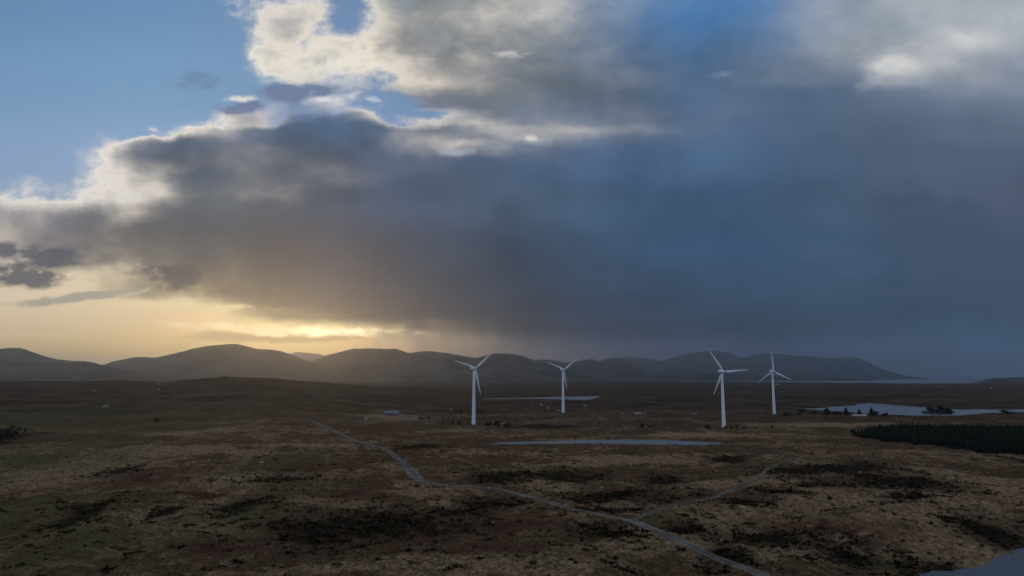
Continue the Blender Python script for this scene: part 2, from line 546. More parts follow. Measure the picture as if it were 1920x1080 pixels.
def hitp(px, py):
    """where the ray of a photo pixel meets the smooth moor"""
    a = ray(px, py)
    t = np.geomspace(60.0, 4000.0, 4000)
    z = CAMZ + a[2] * t - plain(a[0] * t, a[1] * t)
    if not (z < 0).any():
        return on_plane(px, py, 0.0)
    k = int(np.argmax(z < 0))
    tt = t[k - 1] + (t[k] - t[k - 1]) * z[k - 1] / (z[k - 1] - z[k])
    return a[0] * tt, a[1] * tt


TRACK_A = [hitp(x, y) for x, y in [(586, 788), (612, 800), (640, 814), (668, 828), (700, 836), (722, 843), (740, 854), (758, 868), (772, 884),
                                         (790, 902), (828, 910), (870, 913), (930, 918), (985, 930), (1040, 945), (1110, 962),
                                         (1180, 976), (1222, 992), (1262, 1010), (1320, 1036), (1385, 1062), (1450, 1090), (1560, 1140)]]
TRACK_B = [hitp(x, y) for x, y in [(1186, 978), (1208, 966), (1245, 953), (1292, 942), (1335, 934), (1365, 921), (1400, 907.5), (1423, 897),
                                         (1431, 888), (1442, 878), (1464, 867.5), (1485, 862), (1515, 858.5), (1560, 857)]]
TRACK_C = [hitp(x, y) for x, y in [(640, 790), (700, 792), (790, 796), (860, 797), (940, 796), (1050, 797), (1160, 799), (1260, 801), (1350, 803)]]
TRACK_D = [hitp(x, y) for x, y in [(742, 779), (768, 782), (778, 788), (800, 789)]]
TRACKS = [(spline(TRACK_A), 2.0), (spline(TRACK_B), 1.5), (spline(TRACK_C), 1.6), (spline(TRACK_D), 3.0)]


def ground_h(x, y):
    x = np.asarray(x, float)
    y = np.asarray(y, float)
    r = np.hypot(x, y)
    h = plain(x, y)
    fine = 2.4 * np.maximum(fbm(x / 18.0, y / 18.0, 4, 70, 0.58), -0.35) + 0.7 * np.abs(fbm(x / 4.5, y / 4.5, 3, 80))
    fine = fine * (1 - sstep(700, 2200, r)) + 2.0 * fbm(x / 60.0, y / 40.0, 3, 90) * sstep(500, 1500, r)
    tm = np.ones_like(r)
    for pts, wd in TRACKS:
        sel = r < 900
        d = np.full(r.shape, 1e9)
        d[sel] = seg_dist(x[sel], y[sel], pts)
        tm = np.minimum(tm, sstep(wd * 0.9, wd + 5.0, d))
    h = h + fine * tm
    wob = 0.0
    for L in LAKES:
        d = seg_dist(x, y, L['pts'], True)
        k = L['bank']
        d = d + k * 0.24 * fbm(x / (k * 0.35), y / (k * 0.35), 3, 100)
        for isl in L['isl']:
            di = seg_dist(x, y, isl, True) + 3.0 * fbm(x / 12.0, y / 12.0, 2, 33)
            d = np.where(di < 6, np.maximum(d, -di), d)
        wgt = sstep(0, k * 2.0, d)
        shore = L['z'] + np.where(d > 0, np.minimum(0.05 + d * 0.09, 0.9), np.maximum(d * 0.12, -2.5))
        h = np.where(d > 0, shore * (1 - wgt) + np.maximum(h, np.where(d < k * 1.5, L['z'] + 0.3, -1e9)) * wgt, shore)
    return h


def h1(x, y):
    return float(ground_h(np.array([x]), np.array([y]))[0])


def hit(px, py, tmin=60.0, tmax=12000.0):
    """where the ray of a photo pixel meets the moor"""
    a = ray(px, py)
    t = np.geomspace(tmin, tmax, 5000)
    z = CAMZ + a[2] * t - ground_h(a[0] * t, a[1] * t)
    k = np.argmax(z < 0)
    if not (z < 0).any():
        t0 = CAMZ / max(1e-3, -a[2])
        return a[0] * t0, a[1] * t0, 0.0
    t0, t1, z0, z1 = t[k - 1], t[k], z[k - 1], z[k]
    tt = t0 + (t1 - t0) * z0 / (z0 - z1)
    return a[0] * tt, a[1] * tt, CAMZ + a[2] * tt


# ------------------------------------------------------------------ mesh helpers
def mesh_obj(name, verts, faces, mat, parent=None, smooth=True):
    me = bpy.data.meshes.new(name)
    verts = np.asarray(verts, np.float32)
    if isinstance(faces, np.ndarray):
        nv = faces.shape[1]
        me.vertices.add(len(verts))
        me.vertices.foreach_set('co', verts.ravel())
        me.loops.add(faces.size)
        me.loops.foreach_set('vertex_index', faces.ravel().astype(np.int32))
        me.polygons.add(len(faces))
        me.polygons.foreach_set('loop_start', np.arange(0, faces.size, nv, dtype=np.int32))
        me.polygons.foreach_set('loop_total', np.full(len(faces), nv, np.int32))
        me.update(calc_edges=True)
    else:
        me.from_pydata([tuple(map(float, p)) for p in verts], [], faces)
        me.update()
    me.polygons.foreach_set('use_smooth', np.full(len(me.polygons), smooth))
    me.materials.append(mat)
    o = bpy.data.objects.new(name, me)
    C.objects.link(o)
    if parent is not None:
        o.parent = parent
    return o


def grid_faces(nr, nc, wrap=False):
    i = np.arange(nr - 1)[:, None]
    j = np.arange(nc if wrap else nc - 1)[None, :]
    j2 = (j + 1) % nc
    return np.stack([i * nc + j, i * nc + j2, (i + 1) * nc + j2, (i + 1) * nc + j], -1).reshape(-1, 4)


def structure(o):
    o['kind'] = 'structure'
    return o


def tag(o, label, cat, group=None):
    o['label'] = label
    o['category'] = cat
    if group:
        o['group'] = group
    return o


def empty(name, loc, rz=0.0):
    o = bpy.data.objects.new(name, None)
    C.objects.link(o)
    o.location = loc
    o.rotation_euler = (0, 0, rz)
    o.empty_display_size = 1.0
    return o


def material(name):
    m = bpy.data.materials.new(name)
    m.use_nodes = True
    m.node_tree.nodes.clear()
    g = G(m.node_tree)
    b = g.new('ShaderNodeBsdfPrincipled')
    o = g.new('ShaderNodeOutputMaterial')
    m.node_tree.links.new(b.outputs[0], o.inputs[0])
    b.inputs['Roughness'].default_value = 0.9
    b.inputs['Specular IOR Level'].default_value = 0.15
    return m, g, b


def simple(name, c, rough=0.8, spec=0.3, var=0.12, scale=1.5):
    m, g, b = material(name)
    tc = g.new('ShaderNodeTexCoord').outputs['Object']
    n, _ = g.noise(tc, scale, 4.0, 0.6)
    g.put(b.inputs['Base Color'], g.scale(c, g.mad(g.sub(n, 0.5), 2 * var, 1.0)))
    b.inputs['Roughness'].default_value = rough
    b.inputs['Specular IOR Level'].default_value = spec
    return m


# ------------------------------------------------------------------ moor material
def attr(g, name):
    n = g.new('ShaderNodeAttribute', attribute_name=name)
    return n.outputs['Fac']


def moor_material():
    m, g, b = material("moor")
    pos = g.new('ShaderNodeNewGeometry').outputs['Position']
    flat = g.vmul(pos, (1.0, 1.0, 0.3))
    n_big, _ = g.noise(flat, 0.012, 5.0, 0.6)
    n_mid, _ = g.noise(g.vadd(flat, (31.0, 7.0, 0.0)), 0.055, 7.0, 0.66)
    n_hag, _ = g.noise(g.vadd(flat, (77.0, 41.0, 0.0)), 0.16, 6.0, 0.70)
    n_tuft, _ = g.noise(g.vadd(flat, (3.0, 97.0, 0.0)), 0.55, 5.0, 0.72)
    n_fine, _ = g.noise(flat, 2.3, 3.0, 0.7)
    heath = attr(g, 'heather')
    pale = attr(g, 'pale')
    green = attr(g, 'green')
    red = attr(g, 'red')
    # straw coloured moor grass, brown bog, near-black heather
    straw = g.mix(g.rng(n_tuft, 0.36, 0.62), (0.112, 0.064, 0.033), (0.360, 0.232, 0.128))
    brown = g.mix(g.rng(n_tuft, 0.36, 0.62), (0.050, 0.027, 0.015), (0.132, 0.075, 0.041))
    k = g.add(g.mad(n_mid, 0.45, g.mul(n_big, 0.55)), g.mad(pale, 0.26, g.mul(g.sub(n_hag, 0.5), 0.60)))
    base = g.mix(g.rng(k, 0.47, 0.62, smooth=True), brown, straw)
    base = g.mix(g.mul(green, g.rng(n_hag, 0.36, 0.56, smooth=True)), base, g.mix(n_tuft, (0.046, 0.044, 0.016), (0.130, 0.116, 0.048)))
    base = g.mix(g.mul(red, g.rng(n_hag, 0.34, 0.54, smooth=True)), base, g.mix(n_tuft, (0.048, 0.022, 0.014), (0.095, 0.047, 0.030)))
    dk = g.mix(n_fine, (0.008, 0.007, 0.005), (0.032, 0.024, 0.016))
    hm = g.add(g.mad(heath, 0.30, g.mul(g.sub(n_hag, 0.5), 0.75)), g.mad(n_mid, 0.42, g.mul(g.sub(n_tuft, 0.5), 0.75)))
    base = g.mix(g.rng(hm, 0.31, 0.52, smooth=True), base, dk)
    base = g.scale(base, g.rng(n_fine, 0.30, 0.70, 0.45, 1.6))
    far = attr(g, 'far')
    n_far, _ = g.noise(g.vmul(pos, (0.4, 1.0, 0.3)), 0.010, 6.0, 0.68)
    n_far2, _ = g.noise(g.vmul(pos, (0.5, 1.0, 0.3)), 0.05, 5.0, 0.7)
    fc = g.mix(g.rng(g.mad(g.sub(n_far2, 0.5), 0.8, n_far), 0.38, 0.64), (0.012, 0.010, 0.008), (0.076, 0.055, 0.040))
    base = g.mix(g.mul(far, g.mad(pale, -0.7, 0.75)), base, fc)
    g.put(b.inputs['Base Color'], base)
    b.inputs['Roughness'].default_value = 1.0
    b.inputs['Specular IOR Level'].default_value = 0.0
    bp = g.new('ShaderNodeBump')
    bp.inputs['Strength'].default_value = 1.0
    bp.inputs['Distance'].default_value = 1.1
    g.put(bp.inputs['Height'], g.mad(n_tuft, 1.0, g.mul(n_fine, 0.4)))
    m.node_tree.links.new(bp.outputs[0], b.inputs['Normal'])
    return m


# patches of plants, placed: px, py, across, along (photo pixels)
HEATHER = [(700, 985, 150, 22), (600, 1010, 80, 16), (930, 945, 60, 10), (1020, 890, 110, 8), (1140, 930, 90, 16), (930, 895, 50, 8),
           (780, 838, 60, 6), (1620, 893, 26, 9), (1560, 878, 110, 9), (1690, 905, 90, 12), (1400, 940, 60, 10), (1460, 922, 50, 5),
           (1535, 912, 50, 4), (1370, 862, 40, 5), (1850, 985, 60, 20), (1440, 1010, 60, 10), (1580, 1035, 60, 16), (1740, 1050, 60, 12),
           (1020, 800, 70, 6), (1290, 990, 40, 12), (1140, 1000, 60, 12), (1370, 1045, 50, 14), (160, 960, 30, 16), (460, 950, 34, 16),
           (310, 960, 16, 8), (220, 885, 20, 8), (520, 900, 60, 8), (20, 820, 24, 10), (860, 960, 70, 8), (1120, 955, 60, 7),
           (1240, 902, 40, 5), (1500, 885, 90, 8), (640, 1000, 190, 14), (1700, 930, 50, 6), (1890, 860, 20, 6)]
PALE = [(715, 780, 22, 2.2), (745, 781, 30, 2.6), (772, 785, 18, 2.6), (755, 912, 18, 4), (775, 922, 20, 4), (800, 934, 20, 4), (825, 944, 18, 4), (845, 952, 12, 4), (780, 925, 60, 6), (1040, 912, 40, 7), (420, 925, 40, 16), (620, 935, 50, 8), (1330, 975, 60, 14), (1450, 950, 90, 12),
        (1250, 1010, 60, 14), (1560, 945, 80, 10), (1700, 960, 90, 14), (1850, 900, 70, 20), (1800, 940, 60, 12), (1640, 1010, 90, 14),
        (1340, 905, 70, 6), (1300, 815, 90, 3), (1560, 795, 120, 2), (800, 1060, 180, 14), (1000, 1050, 140, 16), (470, 900, 60, 10),
        (300, 845, 220, 4), (560, 832, 120, 3), (1480, 1040, 60, 12), (1180, 1030, 80, 16), (90, 890, 90, 20), (520, 890, 50, 6), (1160, 860, 110, 5),
        (1080, 870, 90, 3), (350, 812, 40, 4), (1800, 1015, 70, 10), (1640, 940, 60, 5)]
GREEN = [(120, 780, 170, 22), (60, 860, 130, 24), (520, 870, 60, 16), (440, 960, 80, 26), (150, 1020, 110, 26), (330, 800, 90, 10),
         (540, 915, 60, 14), (50, 950, 90, 26), (200, 930, 90, 20), (1680, 1050, 60, 16), (1230, 972, 40, 8)]
RED = [(700, 1020, 190, 14), (800, 1000, 120, 14), (280, 895, 60, 12), (560, 880, 60, 8), (380, 930, 80, 12), (980, 985, 120, 14),
       (640, 930, 60, 8), (430, 1030, 120, 10), (880, 900, 40, 6), (1560, 1000, 130, 14), (1300, 930, 60, 6), (900, 1030, 90, 8)]


def patch_mask(x, y, rr, lst):
    out = np.zeros_like(x)
    wx = 0.30 * fbm(x / 22.0, y / 22.0, 4, 140, 0.6)
    for px, py, ra, rb in lst:
        cx, cy = hitp(px, py)
        d = math.hypot(cx, cy)
        sx = ra / F * d
        sy = rb / F * d * d / CAMZ
        q = ((x - cx) / sx) ** 2 + ((y - cy) / sy) ** 2
        out = np.maximum(out, np.exp(-q * np.maximum(0.2, 1 + 4 * wx)) * 1.1)
    return np.clip(out, 0, 1)


MOOR = moor_material()

# rows closer together where the picture shows them closer
dep = np.concatenate([np.linspace(1.45, 0.335, 50)[:-1], np.linspace(0.335, 0.0105, 520)[:-1], np.geomspace(0.0105, 0.0036, 60)])
rows_r = CAMZ / np.tan(dep)
cols = np.concatenate([np.linspace(-180, -46, 50)[:-1], np.linspace(-46, 46, 860), np.linspace(46, 180, 50)[1:-1]])
A = np.radians(cols)
RR, AA = np.meshgrid(rows_r, A, indexing='ij')
GXX, GYY = RR * np.sin(AA), RR * np.cos(AA)
GZ = ground_h(GXX.ravel(), GYY.ravel()).reshape(GXX.shape)
vs = np.stack([GXX, GYY, GZ], -1).reshape(-1, 3)
fs = grid_faces(len(rows_r), len(cols), wrap=True)
vs = np.concatenate([vs, [[0, 0, h1(0.1, 0.1)]]])
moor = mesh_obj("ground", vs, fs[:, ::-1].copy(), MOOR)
structure(moor)


def set_attr(o, name, vals):
    a = o.data.attributes.new(name, 'FLOAT', 'POINT')
    a.data.foreach_set('value', np.asarray(vals, np.float32))


VX, VY = vs[:, 0], vs[:, 1]
VR = np.hypot(VX, VY)
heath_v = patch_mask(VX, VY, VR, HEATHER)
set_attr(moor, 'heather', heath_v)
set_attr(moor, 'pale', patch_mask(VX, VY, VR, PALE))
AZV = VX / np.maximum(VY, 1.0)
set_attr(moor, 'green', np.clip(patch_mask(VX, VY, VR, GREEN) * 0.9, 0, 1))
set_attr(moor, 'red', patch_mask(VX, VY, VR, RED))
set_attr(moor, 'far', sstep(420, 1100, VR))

# ------------------------------------------------------------------ water
def water(name, strength, rough, c):
    wm, g, b = material(name)
    g.put(b.inputs['Base Color'], c)
    b.inputs['Roughness'].default_value = rough
    b.inputs['Specular IOR Level'].default_value = 0.5
    b.inputs['IOR'].default_value = 1.45
    pos = g.new('ShaderNodeNewGeometry').outputs['Position']
    wn, _ = g.noise(pos, 0.9, 4.0, 0.6)
    wn2, _ = g.noise(pos, 0.05, 3.0, 0.5)
    bp = g.new('ShaderNodeBump')
    bp.inputs['Strength'].default_value = strength
    bp.inputs['Distance'].default_value = 0.42
    g.put(bp.inputs['Height'], g.mul(wn, g.mad(wn2, 1.2, 0.2)))
    wm.node_tree.links.new(bp.outputs[0], b.inputs['Normal'])
    return wm


WATER = water("water", 0.6, 0.2, (0.150, 0.150, 0.155))  # pale base colour stands in for bright sky reflected on the water
POND = water("pond_water", 0.22, 0.1, (0.040, 0.044, 0.050))


def offset_poly(pts, k):
    n = len(pts)
    area = sum(pts[i][0] * pts[(i + 1) % n][1] - pts[(i + 1) % n][0] * pts[i][1] for i in range(n))
    s = 1 if area > 0 else -1
    out = []
    for i in range(n):
        a, c = Vector(pts[i - 1]), Vector(pts[(i + 1) % n])
        t = (c - a).normalized()
        out.append((pts[i][0] + s * t.y * k, pts[i][1] - s * t.x * k))
    return out if s > 0 else out[::-1]


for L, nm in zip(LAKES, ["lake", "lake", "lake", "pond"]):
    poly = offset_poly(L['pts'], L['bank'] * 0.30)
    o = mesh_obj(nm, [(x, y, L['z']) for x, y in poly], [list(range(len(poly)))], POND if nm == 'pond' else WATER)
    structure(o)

ang = np.radians(np.linspace(-80, 80, 40))
rad = np.array([5200.0, 8000.0, 14000.0, 22000.0, 29000.0])
R2, A2 = np.meshgrid(rad, ang, indexing='ij')
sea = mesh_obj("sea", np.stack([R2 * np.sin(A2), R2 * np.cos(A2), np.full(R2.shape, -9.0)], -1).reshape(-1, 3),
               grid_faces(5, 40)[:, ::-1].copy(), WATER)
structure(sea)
# ------------------------------------------------------------------ hills
hm_, g, b = material("hillside")
pos = g.new('ShaderNodeNewGeometry').outputs['Position']
hn, _ = g.noise(pos, 0.003, 6.0, 0.62)
hn2, _ = g.noise(pos, 0.02, 4.0, 0.6)
g.put(b.inputs['Base Color'], g.mix(g.rng(g.mad(hn2, 0.3, hn), 0.5, 0.8), (0.020, 0.018, 0.016), (0.100, 0.082, 0.062)))
b.inputs['Roughness'].default_value = 1.0
b.inputs['Specular IOR Level'].default_value = 0.0
HILL = hm_


def hill(dist, prof, front, back, seed, z0=-14.0, rough=0.08):
    """a ridge at its real distance: crest heights follow the skyline, slopes fall to both sides"""
    xs = np.array([p[0] for p in prof], float)
    ys = np.array([p[1] for p in prof], float)
    px = np.linspace(xs[0], xs[-1], max(60, int((xs[-1] - xs[0]) * 0.7)))
    # smooth skyline through the points
    k = np.searchsorted(xs, px, 'right').clip(1, len(xs) - 1)
    m_ = np.gradient(ys, xs)
    hh = xs[k] - xs[k - 1]
    t = (px - xs[k - 1]) / hh
    py = ((2 * t ** 3 - 3 * t ** 2 + 1) * ys[k - 1] + (t ** 3 - 2 * t ** 2 + t) * hh * m_[k - 1]
          + (-2 * t ** 3 + 3 * t ** 2) * ys[k] + (t ** 3 - t ** 2) * hh * m_[k])
    uu, vv = np.array([uv(a, c) for a, c in zip(px, py)]).T
    wob = dist * (1 + 0.05 * fbm(uu * 6.0, uu * 0 + seed, 2, seed))
    crest = CAMZ + vv * wob
    ss = np.concatenate([np.linspace(-1, 0, 34), np.linspace(0, 1, 14)[1:]])
    V = []
    for s_ in ss:
        dd = wob + np.where(s_ < 0, s_ * front, s_ * back)
        X, Y = uu * dd, dd
        sh = 0.5 * (1 + np.cos(np.pi * s_))
        sh = sh ** 1.15
        rel = np.maximum(crest - z0, 0.0)
        nz = fbm(X / 900.0, Y / 900.0, 5, seed + 5)
        z = z0 + rel * sh + rel * rough * 4.0 * nz * (1 - abs(s_)) * min(1.0, abs(s_) * 6)
        z = z + 11.0 * fbm(X / 260.0, Y / 260.0, 4, seed + 9) * np.clip(rel / 150.0, 0.2, 1.0)
        V.append(np.stack([X, Y, z], -1))
    V = np.concatenate(V)
    o = mesh_obj("hill", V, grid_faces(len(ss), len(px)), HILL)
    return structure(o)


# nearer low slopes on the left, then the ridges behind them
hill(5200, [(-1300, 712), (-1000, 702), (-700, 694), (-450, 696), (-260, 689), (-140, 682), (-40, 679), (0, 678), (60, 679), (110, 681), (160, 682.5), (200, 687), (260, 696), (310, 703), (350, 710), (380, 716)], 1500, 900, 3)
hill(6800, [(-1200, 700), (-900, 676), (-650, 668), (-450, 676), (-300, 672), (-200, 664), (-100, 658), (0, 656), (32, 656), (60, 663), (100, 673), (125, 676), (150, 677), (190, 684), (240, 695), (290, 704), (340, 712)], 1300, 1200, 14)
hill(8200, [(120, 712), (160, 696), (192, 684), (240, 672.5), (268, 669.5), (290, 670.5), (340, 660), (368, 652), (400, 648), (430, 646.5), (458, 648.5),
            (480, 653), (510, 656), (540, 664), (572, 675), (610, 690), (650, 703), (690, 714)], 2200, 2000, 25)
hill(16000, [(480, 690), (520, 668), (545, 663.5), (562, 661), (585, 662.5), (612, 667.5), (650, 684), (700, 706)], 2500, 2000, 36)
hill(9200, [(380, 714), (410, 703), (432, 695), (460, 691.5), (490, 689), (520, 689), (556, 686), (580, 680), (600, 672), (625, 664), (642, 659.5), (662, 655.5),
            (690, 654), (720, 654.5), (742, 656.5), (765, 662.5), (785, 661.5), (812, 660), (832, 661.5), (860, 665.5), (884, 670.5), (894, 671),
            (908, 667), (926, 663), (950, 663), (975, 666.5), (1000, 674.5), (1030, 683), (1060, 692), (1090, 700), (1120, 708), (1150, 716)], 1700, 2400, 47)
hill(12000, [(940, 700), (980, 682), (1006, 675), (1040, 675.5), (1064, 680), (1090, 676), (1110, 674), (1126, 677), (1138, 673), (1160, 672),
             (1178, 677), (1196, 689), (1215, 698), (1240, 708)], 1800, 2400, 58)
hill(19000, [(1100, 690), (1150, 674), (1180, 671), (1212, 672), (1240, 678), (1262, 671), (1284, 664), (1304, 661), (1330, 658.5), (1358, 662), (1380, 667), (1396, 671),
             (1420, 667), (1446, 664.5), (1482, 666), (1530, 671), (1570, 672), (1605, 673.5), (1625, 679), (1650, 690), (1680, 700), (1710, 706), (1740, 709)], 3500, 3000, 69)
hill(10500, [(1100, 714), (1180, 706), (1250, 701), (1330, 700), (1420, 704), (1500, 707), (1580, 709), (1640, 712)], 1500, 1000, 80)
hill(6600, [(1800, 719), (1836, 714.5), (1850, 711), (1868, 709), (1890, 708), (1930, 707.5), (2000, 707), (2080, 712)], 600, 600, 91)
# ------------------------------------------------------------------ air
hz = bpy.data.materials.new("haze")
hz.use_nodes = True
hz.node_tree.nodes.clear()
pv = hz.node_tree.nodes.new('ShaderNodeVolumePrincipled')
oo = hz.node_tree.nodes.new('ShaderNodeOutputMaterial')
hz.node_tree.links.new(pv.outputs[0], oo.inputs['Volume'])
pv.inputs['Color'].default_value = (*HAZE_COL, 1.0)
pv.inputs['Density'].default_value = HAZE_D
pv.inputs['Anisotropy'].default_value = HAZE_G
hx, hy0, hy1, hz0, hz1 = 30000.0, -6000.0, 30000.0, -45.0, 810.0
bv = [(x, y, z) for z in (hz0, hz1) for x, y in ((-hx, hy0), (hx, hy0), (hx, hy1), (-hx, hy1))]
haze = mesh_obj("haze", bv, [[3, 2, 1, 0], [4, 5, 6, 7], [0, 1, 5, 4], [1, 2, 6, 5], [2, 3, 7, 6], [3, 0, 4, 7]], hz, smooth=False)
haze['kind'] = 'stuff'
scene.cycles.volume_bounces = 0
scene.cycles.max_bounces = 6
# ------------------------------------------------------------------ tracks
tm_, g, b = material("gravel")
pos = g.new('ShaderNodeNewGeometry').outputs['Position']
across = attr(g, 'across')
gn, _ = g.noise(pos, 0.35, 6.0, 0.65)
gn2, _ = g.noise(pos, 2.5, 4.0, 0.7)
stone = g.mix(g.rng(gn, 0.3, 0.7), (0.070, 0.060, 0.053), (0.165, 0.145, 0.130))
ruts = g.rng(g.m('ABSOLUTE', g.sub(g.m('ABSOLUTE', across), 0.45)), 0.10, 0.32, 1.0, 0.0)
ruts = g.m('MAXIMUM', ruts, g.mul(g.rng(gn, 0.42, 0.60), 0.85))
earth = g.mix(g.rng(gn2, 0.35, 0.65), (0.030, 0.024, 0.016), (0.085, 0.062, 0.038))
col_ = g.mix(g.mul(ruts, g.rng(gn2, 0.25, 0.5, 0.55, 1.0)), earth, stone)
gn3, _ = g.noise(pos, 0.07, 4.0, 0.6)
g.put(b.inputs['Base Color'], g.scale(g.scale(col_, attr(g, 'tone')), g.rng(gn3, 0.35, 0.65, 0.55, 1.15)))
b.inputs['Roughness'].default_value = 0.95
GRAVEL = tm_


def track(pts, width, name, tone=1.0, wide=None):
    p = [Vector(q) for q in pts]
    dense = []
    for a, c in zip(p[:-1], p[1:]):
        n = max(1, int((c - a).length / 1.2))
        dense += [a.lerp(c, k / n) for k in range(n)]
    dense.append(p[-1])
    n = len(dense)
    xs, ys = np.array([q.x for q in dense]), np.array([q.y for q in dense])
    tx, ty = np.gradient(xs), np.gradient(ys)
    ln = np.hypot(tx, ty) + 1e-9
    tx, ty = tx / ln, ty / ln
    off = np.linspace(-1, 1, 11)
    wl = width * (1 + 0.55 * fbm(xs / 9.0, ys / 9.0, 4, 150) + 0.25 * fbm(xs / 40.0, ys / 40.0, 2, 155))
    wr = width * (1 + 0.55 * fbm(xs / 9.0, ys / 9.0, 4, 170) + 0.25 * fbm(xs / 40.0, ys / 40.0, 2, 175))
    if wide:
        k_ = 1 + 0.9 * np.exp(-((xs - wide[0]) ** 2 + (ys - wide[1]) ** 2) / 18.0 ** 2)
        wl, wr = wl * k_, wr * k_
    W = np.where(off[None, :] < 0, wl[:, None], wr[:, None]) * off[None, :]
    X = xs[:, None] + ty[:, None] * W
    Y = ys[:, None] - tx[:, None] * W
    Z = ground_h(X.ravel(), Y.ravel()).reshape(X.shape)
    mid = Z[:, 5:6]
    Z = np.maximum(Z, 0.5 * (Z + mid)) + 0.14
    Z -= 0.05 * np.exp(-((np.abs(off[None, :]) - 0.45) / 0.16) ** 2)
    Z[:, 0] -= 0.40
    Z[:, -1] -= 0.40
    o = mesh_obj(name, np.stack([X, Y, Z], -1).reshape(-1, 3), grid_faces(n, 11), GRAVEL)
    a = o.data.attributes.new('across', 'FLOAT', 'POINT')
    a.data.foreach_set('value', np.tile(off, n).astype(np.float32))
    a = o.data.attributes.new('tone', 'FLOAT', 'POINT')
    a.data.foreach_set('value', np.full(n * 11, tone, np.float32))
    return structure(o)


track(TRACKS[0][0], 1.9, "gravel_track", 1.3, hitp(778, 890))
track(TRACKS[1][0], 1.15, "gravel_track", 1.05)
track(TRACKS[2][0], 1.5, "gravel_track", 0.75)
track(TRACKS[3][0], 2.6, "gravel_track", 1.3)

# ------------------------------------------------------------------ low plants of the moor
pm, g, b = material("moor_plants")
rgb = g.new('ShaderNodeAttribute', attribute_name='tint').outputs['Color']
pos = g.new('ShaderNodeNewGeometry').outputs['Position']
pn, _ = g.noise(pos, 3.0, 3.0, 0.6)
g.put(b.inputs['Base Color'], g.scale(rgb, g.mad(pn, 0.9, 0.55)))
b.inputs['Roughness'].default_value = 1.0
b.inputs['Specular IOR Level'].default_value = 0.0
PLANTS = pm


def clumps(name, n, seed, keep, size, height, blades, wide, tint, rmin=85.0, rmax=520.0):
    """many small tufts of blades standing on the moor, as one mass of ground cover"""
    r_ = np.random.RandomState(seed)
    # even on the ground, denser nearby where they show
    rad = rmin * (rmax / rmin) ** (r_.rand(n) ** 0.9)
    az = np.radians(r_.uniform(-44, 44, n))
    x, y = rad * np.sin(az), rad * np.cos(az)
    k = keep(x, y) > r_.rand(n)
    x, y = x[k], y[k]
    for pts, wd in TRACKS:
        k = seg_dist(x, y, pts) > wd + 0.4
        x, y = x[k], y[k]
    for L in LAKES:
        k = seg_dist(x, y, L['pts'], True) > 1.5
        x, y = x[k], y[k]
    z = ground_h(x, y)
    m_ = len(x)
    sz = size * r_.lognormal(0, 0.5, m_)
    hh = height * r_.lognormal(0, 0.35, m_)
    B = blades
    th = r_.rand(m_, B) * 2 * np.pi
    rr = np.sqrt(r_.rand(m_, B)) * sz[:, None]
    bx, by = x[:, None] + rr * np.cos(th), y[:, None] + rr * np.sin(th)
    bz = z[:, None] + 0 * bx
    top = hh[:, None] * (0.5 + 0.5 * r_.rand(m_, B)) * np.sqrt(np.maximum(0.15, 1 - (rr / sz[:, None]) ** 2))
    ph = r_.rand(m_, B) * 2 * np.pi
    wx, wy = np.cos(ph) * wide * sz[:, None], np.sin(ph) * wide * sz[:, None]
    lx = 0.5 * rr * np.cos(th) + 0.15 * sz[:, None] * r_.randn(m_, B)
    ly = 0.5 * rr * np.sin(th) + 0.15 * sz[:, None] * r_.randn(m_, B)
    v0 = np.stack([bx - wx, by - wy, bz + top * 0.15 * r_.rand(m_, B) - 0.03], -1)
    v1 = np.stack([bx + wx, by + wy, bz + top * 0.5 * r_.rand(m_, B) - 0.03], -1)
    v2 = np.stack([bx + lx, by + ly, bz + top], -1)
    V = np.stack([v0, v1, v2], 2).reshape(-1, 3)
    Fc = np.arange(len(V), dtype=np.int32).reshape(-1, 3)
    o = mesh_obj(name, V, Fc, PLANTS, smooth=False)
    c = tint(x, y, r_)
    c = np.concatenate([c, np.ones((m_, 1))], 1)
    a = o.data.attributes.new('tint', 'FLOAT_COLOR', 'POINT')
    a.data.foreach_set('color', np.repeat(c, B * 3, 0).astype(np.float32).ravel())
    o['kind'] = 'stuff'
    return o


def heath_p(x, y):
    hm = patch_mask(x, y, None, HEATHER)
    n = fbm(x / 9.0, y / 9.0, 4, 200, 0.6)
    n2_ = fbm(x / 3.0, y / 3.0, 3, 240)
    return np.clip(1.1 * hm * (n > -0.15) + 0.8 * (n > 0.31) + 0.16 * (n2_ > 0.34), 0, 1)


def grass_p(x, y):
    n = fbm(x / 14.0, y / 14.0, 3, 220)
    pm_ = patch_mask(x, y, None, PALE)
    hm = patch_mask(x, y, None, HEATHER)
    return np.clip(0.35 + 0.9 * n + 0.8 * pm_ - 1.2 * hm, 0.03, 1)


def heath_t(x, y, r_):
    k = r_.rand(len(x), 1) ** 2
    return (1 - k) * np.array([[0.006, 0.005, 0.003]]) + k * np.array([[0.060, 0.040, 0.020]])


def grass_t(x, y, r_):
    k = r_.rand(len(x), 1) ** 1.5
    c = (1 - k) * np.array([[0.095, 0.060, 0.034]]) + k * np.array([[0.270, 0.186, 0.108]])
    gm = patch_mask(x, y, None, GREEN)[:, None]
    rm = patch_mask(x, y, None, RED)[:, None]
    q = r_.rand(len(x), 1)
    c = np.where(q < 0.7 * gm, c * np.array([[0.62, 0.80, 0.50]]), c)
    return np.where(q > 1 - 0.7 * rm, c * np.array([[0.62, 0.42, 0.40]]), c)


clumps("heather", 60000, 5, heath_p, 0.62, 0.62, 14, 0.34, heath_t)
clumps("moor_grass", 90000, 6, grass_p, 0.42, 0.34, 8, 0.24, grass_t)

